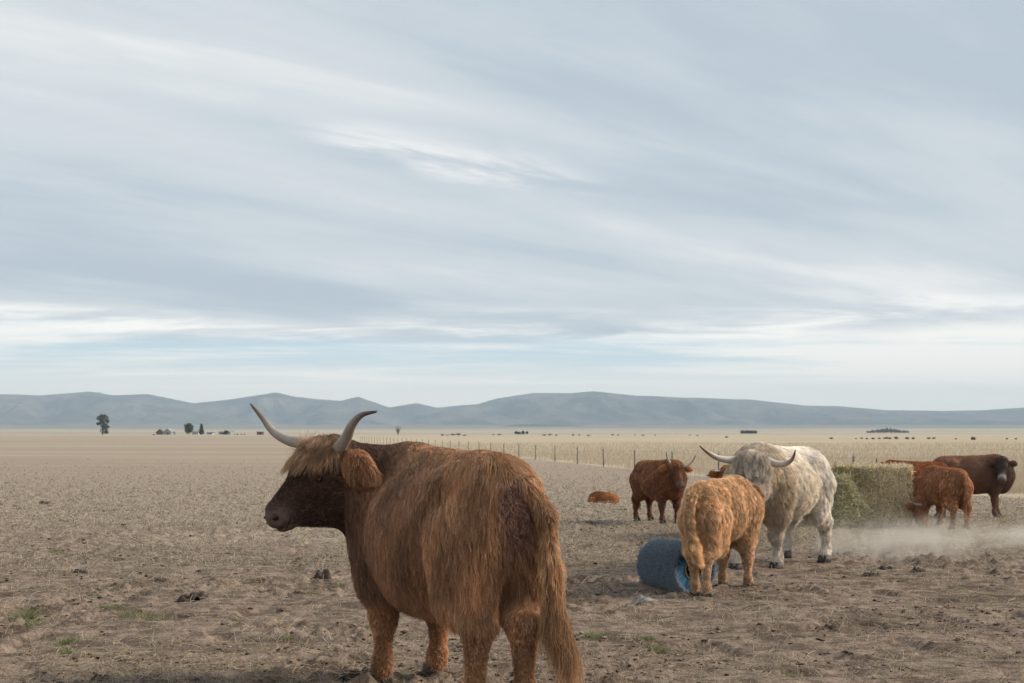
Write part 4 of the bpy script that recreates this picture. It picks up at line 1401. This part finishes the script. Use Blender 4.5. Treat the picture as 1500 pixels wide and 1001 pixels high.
mesh_obj('packed_block', wv, np.array(fs), m_bale, bale, smooth=True, tint=gcol)
r = np.random.default_rng(8)


def bale_stalks(n, seed):
    r = np.random.default_rng(seed)
    face = r.choice(4, n, p=[0.34, 0.26, 0.2, 0.2])
    a, b_ = r.uniform(-1, 1, n), r.uniform(-1, 1, n)
    c = np.zeros((n, 3)); nr = np.zeros((n, 3))
    for k, (ax, sg) in enumerate(((1, -1), (2, 1), (0, 1), (0, -1))):
        m = face == k
        o1, o2 = [x for x in range(3) if x != ax]
        c[m, ax] = sg; c[m, o1] = a[m]; c[m, o2] = b_[m]; nr[m, ax] = sg
    nz = fbm(c[:, 0] * 4 + c[:, 2] * 3.1 + 20, c[:, 1] * 4 + c[:, 2] * 2.3 + 20, 4, 70) - 0.5
    cc = c * (1 + 0.10 * nz[:, None]) * np.array([W_ / 2, D_ / 2, H_ / 2]) + np.array([0, 0, H_ / 2 - 0.02])
    cc += nr * r.uniform(-0.005, 0.025, (n, 1))
    dirs = r.normal(size=(n, 3)) * np.array([0.7, 0.7, 1.3])
    dirs -= (dirs * nr).sum(1)[:, None] * nr * 0.75
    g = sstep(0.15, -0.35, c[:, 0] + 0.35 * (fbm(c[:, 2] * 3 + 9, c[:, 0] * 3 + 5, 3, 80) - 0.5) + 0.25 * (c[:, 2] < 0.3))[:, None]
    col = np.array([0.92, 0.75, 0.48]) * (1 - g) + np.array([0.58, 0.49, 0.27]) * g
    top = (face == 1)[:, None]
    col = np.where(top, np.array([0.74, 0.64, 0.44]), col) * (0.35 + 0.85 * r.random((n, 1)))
    return cc, dirs, r.uniform(0.05, 0.17, n), col


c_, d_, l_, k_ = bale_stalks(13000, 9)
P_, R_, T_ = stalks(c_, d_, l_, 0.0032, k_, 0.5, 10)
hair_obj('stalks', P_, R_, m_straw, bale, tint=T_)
for xx in (-0.28, 0.06, 0.36):
    loop = [(xx, -D_ / 2 - 0.03, 0.0), (xx, -D_ / 2 - 0.035, H_ / 2), (xx, -D_ / 2 - 0.03, H_ - 0.03), (xx, -D_ / 2 + 0.03, H_ + 0.008), (xx, 0, H_ + 0.015), (xx, D_ / 2 - 0.03, H_ + 0.008), (xx, D_ / 2 + 0.03, H_ - 0.03), (xx, D_ / 2 + 0.03, 0)]
    v, f = tube(loop, [0.004] * len(loop), 5)
    mesh_obj('twine', v, f, m_twine, bale)

# loose green hay slumped against the left of the bale
hp_ = Vector((4.72, 20.2, float(base_z(np.float64(20.1)))))
heap = tag(empty('loose_hay_heap', hp_), 'slumped heap of loose green hay against the bale', 'hay heap')
n1, n2 = 28, 14
vs, fs = [], []
for i in range(n1):
    a = 2 * math.pi * i / n1
    for j in range(n2):
        e = j / (n2 - 1)
        x, y = 0.38 * e * math.cos(a), 0.32 * e * math.sin(a)
        z = 0.52 * (1 - e ** 1.5) * (0.8 + 0.5 * float(fbm(np.array(x * 5 + 9), np.array(y * 5 + 9), 3, 90))) - 0.03 * e
        if y > 0:
            z *= 1.15
        vs.append((x - 0.05 * math.sin(3 * a) * e, y, z))
for i in range(n1):
    for j in range(n2 - 1):
        fs.append((i * n2 + j, i * n2 + j + 1, ((i + 1) % n1) * n2 + j + 1, ((i + 1) % n1) * n2 + j))
mesh_obj('mound', np.array(vs), np.array(fs), m_bale, heap, smooth=True, tint=np.array([0.28, 0.265, 0.16]))
va = np.array(vs)
idx = r.choice(len(va), 7000, p=(lambda w_: w_ / w_.sum())(np.hypot(va[:, 0], va[:, 1]) + 0.05))
cc = va[idx] + r.normal(size=(7000, 3)) * 0.03
dd = r.normal(size=(7000, 3)) * np.array([1, 1, 0.7])
kk = (np.array([0.40, 0.375, 0.24]) + r.random((7000, 1)) * np.array([0.14, 0.11, 0.05])) * (0.6 + 0.8 * r.random((7000, 1)))
P_, R_, T_ = stalks(cc, dd, r.uniform(0.06, 0.2, 7000), 0.0030, kk, 0.7, 12)
hair_obj('stalks', P_, R_, m_straw, heap, tint=T_)

# ------------------------------------------------------------------ blue roller brush lying on the ground
ax = Vector((-0.44, 0.90, 0)).normalized()
c0 = at(1018, 833, 11.48)
LB, RB, RC = 0.58, 0.205, 0.088
c0.z = float(base_z(np.float64(11.5))) + RB - 0.012
side_v = Vector((-ax.y, ax.x, 0))
brush = tag(empty('roller_brush', (c0.x, c0.y, c0.z - RB)), 'worn blue bristle roller brush lying beside the golden calf', 'brush')
m_core = simple_mat('brush_core', (0.02, 0.02, 0.022), 0.7, 0.3, 20)
m_rim = simple_mat('tan_core_rim', (0.12, 0.09, 0.06), 0.8, 0.3, 30)
org = Vector((0, 0, RB))


def ring_tube(r_out, r_in, a0, a1, n=40):
    vs, fs = [], []
    for (aa, rr2) in ((a0, r_out), (a1, r_out), (a1, r_in), (a0, r_in)):
        for k in range(n):
            t_ = 2 * math.pi * k / n
            vs.append(org + ax * aa + (side_v * math.cos(t_) + Vector((0, 0, 1)) * math.sin(t_)) * rr2)
    for j in range(4):
        for k in range(n):
            fs.append((j * n + k, j * n + (k + 1) % n, ((j + 1) % 4) * n + (k + 1) % n, ((j + 1) % 4) * n + k))
    return vs, fs


v, f = ring_tube(RC, RC - 0.010, 0.012, LB - 0.012)
mesh_obj('core', v, f, m_core, brush, smooth=False)
v, f = ring_tube(RC + 0.002, RC - 0.012, 0.010, 0.020)
mesh_obj('rim', v, f, m_rim, brush)
v, f = ring_tube(RC + 0.006, RC - 0.012, LB - 0.016, LB - 0.004)
mesh_obj('rim', v, f, m_rim, brush)
m_bristle = fur_mat('bristles', tip=1.0, rootv=0.9, rough=0.5, trans=0.15, tipcol=(0.47, 0.48, 0.50), tipmix=0.66)
r = np.random.default_rng(14)
NB = 42000
u_ = r.random(NB) ** 1.0
u_[:9000] = r.random(9000) ** 2 * 0.06
ang = r.random(NB) * 2 * math.pi
axn, sdn, upn = np.array(ax), np.array(side_v), np.array([0, 0, 1.0])
rd = np.cos(ang)[:, None] * sdn + np.sin(ang)[:, None] * upn
R1 = RB * (0.94 + 0.08 * r.random(NB)) * (1 - 0.04 * np.exp(-u_ * 25))
lean = r.normal(size=(NB, 3)) * 0.05 + axn * (-0.14 * np.exp(-u_ * 14) + 0.14 * np.exp(-(1 - u_) * 14))[:, None]
base_ = np.array(org) + axn * (0.015 + u_ * (LB - 0.03))[:, None]
steps = 4
tq = np.linspace(0, 1, steps)
pts = base_[:, None] + rd[:, None] * (RC + (R1 - RC)[:, None] * tq[None])[:, :, None] + lean[:, None] * (tq ** 1.5)[None, :, None] * 0.14
pts[:, :, 2] = np.maximum(pts[:, :, 2], 0.004 + 0.012 * r.random((NB, 1)))
bl = np.array([0.022, 0.14, 0.27]) * (0.3 + 1.4 * r.random((NB, 1)) ** 1.5) + np.array([0.02, 0.03, 0.03]) * r.random((NB, 1))
hair_obj('bristles', pts, np.full((NB, steps), 0.0017), m_bristle, brush, tint=bl)

# ------------------------------------------------------------------ dung and clods
m_dung = simple_mat('dark_dung', (0.045, 0.033, 0.026), 0.85, 0.5, 14.0, 1.0)
m_earth = simple_mat('turned_earth', (0.085, 0.06, 0.044), 0.95, 0.45, 14.0, 1.0)


def pile(px, py, wpx, hpx, label, seed, mat, name='dung_pile', cat='dung'):
    p = spot(px, py)
    s = p.y / F
    rx, h = wpx * s / 2, hpx * s
    ry = rx * 0.9
    z0 = float(ground_z(p.x, p.y))
    r = random.Random(seed)
    n1, n2 = 36, 12
    lumps = [(r.uniform(-.75, .75), r.uniform(-.7, .7), r.uniform(.16, .36), r.uniform(.4, 1.0)) for _ in range(13)]
    vs, fs = [], []
    for i in range(n1):
        a = 2 * math.pi * i / n1
        edge_ = 1 + 0.22 * math.sin(2 * a + seed) + 0.14 * math.sin(5 * a + 2 * seed) + 0.09 * math.sin(9 * a + seed * 3)
        for j in range(n2):
            e = j / (n2 - 1)
            ux, uy = e * math.cos(a) * edge_, e * math.sin(a) * edge_
            z = 0.25 * (1 - e ** 2)
            for lx, ly, lr, lh in lumps:
                q = ((ux - lx) ** 2 + (uy - ly) ** 2) / lr ** 2
                z = max(z, lh * math.sqrt(max(0, 1 - q)) if q < 1 else 0)
            z += 0.35 * (float(vnoise(np.array(ux * 6 + seed), np.array(uy * 6 + 3.0), 3)) - 0.5) * (1 - e ** 3)
            gz = float(ground_z(p.x + ux * rx, p.y + uy * ry))
            vs.append((ux * rx, uy * ry, gz - z0 + h * z - 0.025 * e ** 3))
    for i in range(n1):
        for j in range(n2 - 1):
            fs.append((i * n2 + j, i * n2 + j + 1, ((i + 1) % n1) * n2 + j + 1, ((i + 1) % n1) * n2 + j))
    o = mesh_obj(name, np.array(vs), np.array(fs), mat)
    o.location = (p.x, p.y, z0)
    return tag(o, label, cat)


pile(283, 882, 46, 14, 'dark dung pile on bare soil left of the large cow', 1, m_dung)
pile(468, 846, 36, 12, 'black dung pile just below the large cow muzzle', 2, m_dung)
pile(436, 874, 44, 6, 'flat dark dung patch between two piles left of cow', 3, m_dung)
pile(146, 997, 34, 10, 'dark dung lump at the bottom left edge', 4, m_dung)
pile(527, 1001, 60, 16, 'dark dung heap beside the front hoof of large cow', 5, m_dung)
pile(1218, 918, 52, 12, 'dark broken clod mound on soil below the white bull', 6, m_earth, 'earth_mound', 'mound')
pile(1302, 836, 44, 6, 'dark flat dung patch in front of the dust cloud', 7, m_dung)
pile(1276, 846, 30, 7, 'small dark dung lump nearest the white bull hind hooves', 8, m_dung)
pile(1345, 840, 26, 6, 'small dark dung lump right of the flat patch', 9, m_dung)
pile(1478, 850, 30, 5, 'dark dung patch at the right edge of the picture', 10, m_dung)
pile(868, 768, 40, 5, 'scattered dark dung patch below the lying calf', 11, m_earth)
pile(68, 738, 24, 5, 'far dark dung lump in dry turf at far left', 12, m_earth)
pile(60, 890, 34, 8, 'brown earth clump beside green tuft at far left', 13, m_earth, 'earth_mound', 'mound')
pile(117, 836, 26, 6, 'small dark dung lump in the left middle ground', 14, m_dung)
pile(300, 845, 26, 5, 'small flat dung patch above the dark dung pile', 15, m_earth)
pile(590, 1010, 40, 9, 'dark dung under the front left hoof of large cow', 16, m_dung)

# loose clods and crumbs
m_clod = tint_mat('soil_clods', 0.95, 0.05, 1.0, 0.6)
r = np.random.default_rng(33)
NC = 30000
yy = 5.8 / (1 - r.random(NC) * 0.80)
xx = (r.random(NC) * 2 - 1) * yy * 0.46
keep = r.random(NC) < (0.12 + 0.88 * sstep(0.42, 0.62, fbm(xx * 0.6, yy * 0.6, 3, 12)))
xx, yy = xx[keep], yy[keep]
NC = len(xx)
sz = (0.003 + 0.014 * r.random(NC) ** 5) * (yy / 8) ** 0.5
octv = np.array([[1, 0, 0], [-1, 0, 0], [0, 1, 0], [0, -1, 0], [0, 0, 1], [0, 0, -1], [.62, .62, .5], [-.62, .62, .5], [-.62, -.62, .5], [.62, -.62, .5]])
octf = np.array([[0, 6, 9], [0, 2, 6], [2, 7, 6], [2, 1, 7], [1, 8, 7], [1, 3, 8], [3, 9, 8], [3, 0, 9], [4, 6, 7], [4, 7, 8], [4, 8, 9], [4, 9, 6], [0, 5, 2], [2, 5, 1], [1, 5, 3], [3, 5, 0]])
jit = 1 + 0.35 * r.normal(size=(NC, 10, 1))
rot = r.random(NC) * 6.28
vv = octv[None] * jit * np.array([1.25, 1, 0.5]) * (sz[:, None, None])
vx = vv[..., 0] * np.cos(rot)[:, None] - vv[..., 1] * np.sin(rot)[:, None]
vy = vv[..., 0] * np.sin(rot)[:, None] + vv[..., 1] * np.cos(rot)[:, None]
gz = ground_z(xx, yy)
V_ = np.stack([vx + xx[:, None], vy + yy[:, None], vv[..., 2] + gz[:, None] + sz[:, None] * 0.25], -1).reshape(-1, 3)
F_ = (octf[None] + (np.arange(NC) * 10)[:, None, None]).reshape(-1, 3)
dk = (r.random(NC) < 0.6)[:, None]
tc = np.where(dk, np.array([[0.075, 0.053, 0.039]]), np.array([[0.27, 0.21, 0.168]])) * (0.6 + 0.7 * r.random((NC, 1)))
o = mesh_obj('soil_clods', V_, F_, m_clod, tint=np.repeat(tc, 10, 0))
tag(o, 'loose crumbs and clods of dry soil over the paddock', 'soil', kind='stuff')

# ------------------------------------------------------------------ grass and straw
m_grass = fur_mat('dry_grass', tip=1.1, rootv=0.8, rough=0.7, trans=0.25)


def blades(x, y, hgt, rad_, col, seed, lean=0.5):
    r = np.random.default_rng(seed)
    n = len(x)
    z = ground_z(x, y)
    dirv = r.normal(size=(n, 2)) * lean
    tq = np.linspace(0, 1, 4)
    pts = np.zeros((n, 4, 3))
    for i, q in enumerate(tq):
        pts[:, i, 0] = x + dirv[:, 0] * hgt * q ** 1.6
        pts[:, i, 1] = y + dirv[:, 1] * hgt * q ** 1.6
        pts[:, i, 2] = z - 0.005 + hgt * q * (1 - 0.25 * np.hypot(dirv[:, 0], dirv[:, 1]) * q)
    rr = np.asarray(rad_)[:, None] * np.array([1, .9, .7, .25])[None]
    return pts, rr, col


r = np.random.default_rng(44)
# short dry turf, thicker away from the trampled foreground
N = 300000
yy = 6.2 / (1 - r.random(N) * 0.93)
xx = (r.random(N) * 2 - 1) * yy * 0.45
dn = yy + (fbm(xx * 0.22, yy * 0.22, 3, 61) - 0.5) * 26 + (fbm(xx * 1.1, yy * 1.1, 3, 64) - 0.5) * 12 - 0.35 * xx
pr = (0.06 + 0.9 * sstep(9, 22, dn)) * (1 - 0.92 * sstep(26, 80, yy))
keep = (r.random(N) < pr) & (beyond_fence(xx, yy) < 0)
xx, yy = xx[keep], yy[keep]
n = len(xx)
cg = np.array([0.43, 0.355, 0.275]) * (0.3 + 1.15 * r.random((n, 1)) ** 1.2) + np.array([-0.06, -0.015, -0.05]) * (r.random((n, 1)) < 0.18)
P_, R_, T_ = blades(xx, yy, 0.02 + 0.075 * r.random(n) ** 1.8, 0.0012 * (yy / 7.0) ** 0.9, np.clip(cg, 0.02, 1), 45, 0.8)
o = hair_obj('dry_turf', P_, R_, m_grass, tint=T_)
tag(o, 'short dry trampled turf across the paddock', 'grass', kind='stuff')
# tall pale grass beyond the fence
N = 220000
yy = 34 / (1 - r.random(N) * 0.84)
xx = (r.random(N) * 2 - 1) * yy * 0.48
sd = beyond_fence(xx, yy)
keep = sd > r.random(N) * 0.6
xx, yy = xx[keep], yy[keep]
n = len(xx)
cg = np.array([0.45, 0.375, 0.278]) * (0.8 + 0.4 * r.random((n, 1)))
P_, R_, T_ = blades(xx, yy, 0.14 + 0.24 * r.random(n), 0.0022 * (yy / 40.0), cg, 46, 0.2)
o = hair_obj('tall_dry_grass', P_, R_, m_grass, tint=T_)
tag(o, 'tall pale dry grass beyond the wire fence', 'grass', kind='stuff')
# green tufts
TU = [(35, 905, 34, 30), (48, 915, 26, 16), (97, 938, 24, 20), (95, 952, 20, 14), (195, 898, 40, 20), (232, 902, 40, 14), (160, 892, 26, 12), (86, 810, 14, 14), (262, 905, 14, 8),
      (560, 905, 22, 14), (545, 925, 26, 10), (962, 946, 26, 16), (945, 935, 18, 12), (1155, 985, 22, 12), (545, 830, 16, 8), (420, 935, 14, 10), (455, 875, 18, 10), (350, 905, 24, 8), (385, 826, 16, 8), (270, 828, 16, 7),
      (500, 862, 20, 8), (1440, 955, 18, 9), (868, 935, 22, 14), (885, 928, 16, 10), (1400, 862, 20, 6)]
ps, rs, cs = [], [], []
for i, (px, py, wpx, hpx) in enumerate(TU):
    p = spot(px, py)
    s = p.y / F
    k = 190
    x = p.x + r.normal(size=k) * wpx * s * 0.33
    y = p.y + r.normal(size=k) * wpx * s * 0.4
    cg = np.array([0.15, 0.185, 0.07]) * (0.55 + 0.8 * r.random((k, 1)))
    dry = (r.random((k, 1)) < 0.3)
    cg = np.where(dry, np.array([0.38, 0.33, 0.20]) * (0.6 + 0.6 * r.random((k, 1))), cg)
    a, b_, c = blades(x, y, hpx * s * (0.25 + 0.5 * r.random(k)), np.full(k, 0.0013), cg, 100 + i, 0.7)
    ps.append(a); rs.append(b_); cs.append(c)
o = hair_obj('green_grass', np.concatenate(ps), np.concatenate(rs), m_grass, tint=np.concatenate(cs))
tag(o, 'sparse green grass tufts sprouting from the bare soil', 'grass', kind='stuff')
# straw litter, dense around the bale
N1, N2 = 30000, 26000
y1 = 6.0 / (1 - r.random(N1) * 0.72)
x1 = (r.random(N1) * 2 - 1) * y1 * 0.44
k1 = r.random(N1) < 0.25 + 0.75 * sstep(0.45, 0.65, fbm(x1 * 0.5, y1 * 0.5, 3, 66))
y2 = 18.6 + r.normal(size=N2) * 1.9
x2 = 6.4 + r.normal(size=N2) * 2.1
k2 = (y2 > 14.6) & (y2 < 26)
x = np.concatenate([x1[k1], x2[k2]]); y = np.concatenate([y1[k1], y2[k2]])
n = len(x)
z = ground_z(x, y) + 0.006 + 0.012 * r.random(n)
dirs = r.normal(size=(n, 3)) * np.array([1, 1, 0.22])
ln = 0.025 + 0.10 * r.random(n) ** 2.2
cg = np.array([0.46, 0.38, 0.265]) * (0.5 + 0.7 * r.random((n, 1)))
cg[: k1.sum()] *= np.array([0.85, 0.80, 0.76])
P_, R_, T_ = stalks(np.stack([x, y, z], 1), dirs, ln, 0.0011 * (y / 7.5) ** 0.8, cg, 0.3, 70)
o = hair_obj('straw_litter', P_, R_, m_straw, tint=T_)
tag(o, 'loose straw litter strewn over soil and around the bale', 'straw', kind='stuff')

# pale wet mud by the brush
p = spot(945, 886)
vs, fs = [], []
n1, n2 = 40, 8
for i in range(n1):
    a = 2 * math.pi * i / n1
    e_ = 1 + 0.25 * math.sin(3 * a + 1) + 0.18 * math.sin(7 * a) + 0.1 * math.sin(11 * a + 2)
    for j in range(n2):
        q = j / (n2 - 1)
        x, y = 0.16 * q * e_ * math.cos(a), 0.04 * q * e_ * math.sin(a)
        vs.append((p.x + x, p.y + y, float(ground_z(p.x + x, p.y + y)) + 0.007 - 0.009 * q ** 4))
for i in range(n1):
    for j in range(n2 - 1):
        fs.append((i * n2 + j, i * n2 + j + 1, ((i + 1) % n1) * n2 + j + 1, ((i + 1) % n1) * n2 + j))
m_wet, t = material('pale_wet_mud')
pp = t.n('ShaderNodeNewGeometry').outputs['Position']
nz = t.noise(pp, 14.0, 5.0, 0.6)
cc = t.mix(t.ramp(nz, 0.45, 0.6), (0.13, 0.10, 0.08), (0.24, 0.235, 0.24))
t.n('ShaderNodeOutputMaterial', {0: t.n('ShaderNodeBsdfPrincipled', {'Base Color': cc, 'Roughness': 0.35})})
o = mesh_obj('puddle', np.array(vs), np.array(fs), m_wet, smooth=True)
tag(o, kind='structure')

# ------------------------------------------------------------------ dust kicked up behind the bull
m_dust, t = material('dust')
tc = t.n('ShaderNodeTexCoord').outputs['Object']
ln_ = t.n('ShaderNodeVectorMath', {0: tc}, operation='LENGTH').outputs['Value']
nz = t.noise(t.vmath('MULTIPLY', tc, (4.0, 2.6, 1.6)), 1.0, 5.0, 0.6, 0.8)
tx, ty, tz = t.xyz(tc)
low_ = t.ramp(tz, 0.9, -0.1, 0.15, 1.0)
dens = t.math('MULTIPLY', t.math('MULTIPLY', t.ramp(ln_, 1.0, 0.25), t.ramp(nz, 0.42, 0.62)), low_)
dens = t.math('MULTIPLY', dens, DUST)
vol = t.n('ShaderNodeVolumePrincipled', {'Color': (0.97, 0.90, 0.81), 'Density': dens, 'Anisotropy': 0.1})
t.n('ShaderNodeOutputMaterial', {1: vol})


def puff(loc, scale, nm='dust_cloud'):
    v, f = icosphere((0, 0, 0), 1.0, 20, 12)
    o = mesh_obj(nm, v, f, m_dust)
    o.location = loc
    o.scale = scale
    return tag(o, 'pale dust drifting low behind the white bull', 'dust', kind='stuff')


puff((3.95, 14.95, 0.06), (1.05, 1.05, 0.58))
puff((5.2, 16.1, 0.0), (1.7, 1.4, 0.48))
puff((7.2, 17.6, -0.05), (1.8, 1.3, 0.32))

# ------------------------------------------------------------------ haze over the plain
m_haze, t = material('haze_air')
t.n('ShaderNodeOutputMaterial', {1: t.n('ShaderNodeVolumePrincipled', {'Color': (0.66, 0.83, 1.0), 'Density': HAZE, 'Anisotropy': 0.0})})
v, f = box((0, 7200, 214), (28200 * 1.03, 14900, 432))
o = mesh_obj('haze', v, f, m_haze)
tag(o, 'thin blue haze over the plain and mountains', 'haze', kind='stuff')
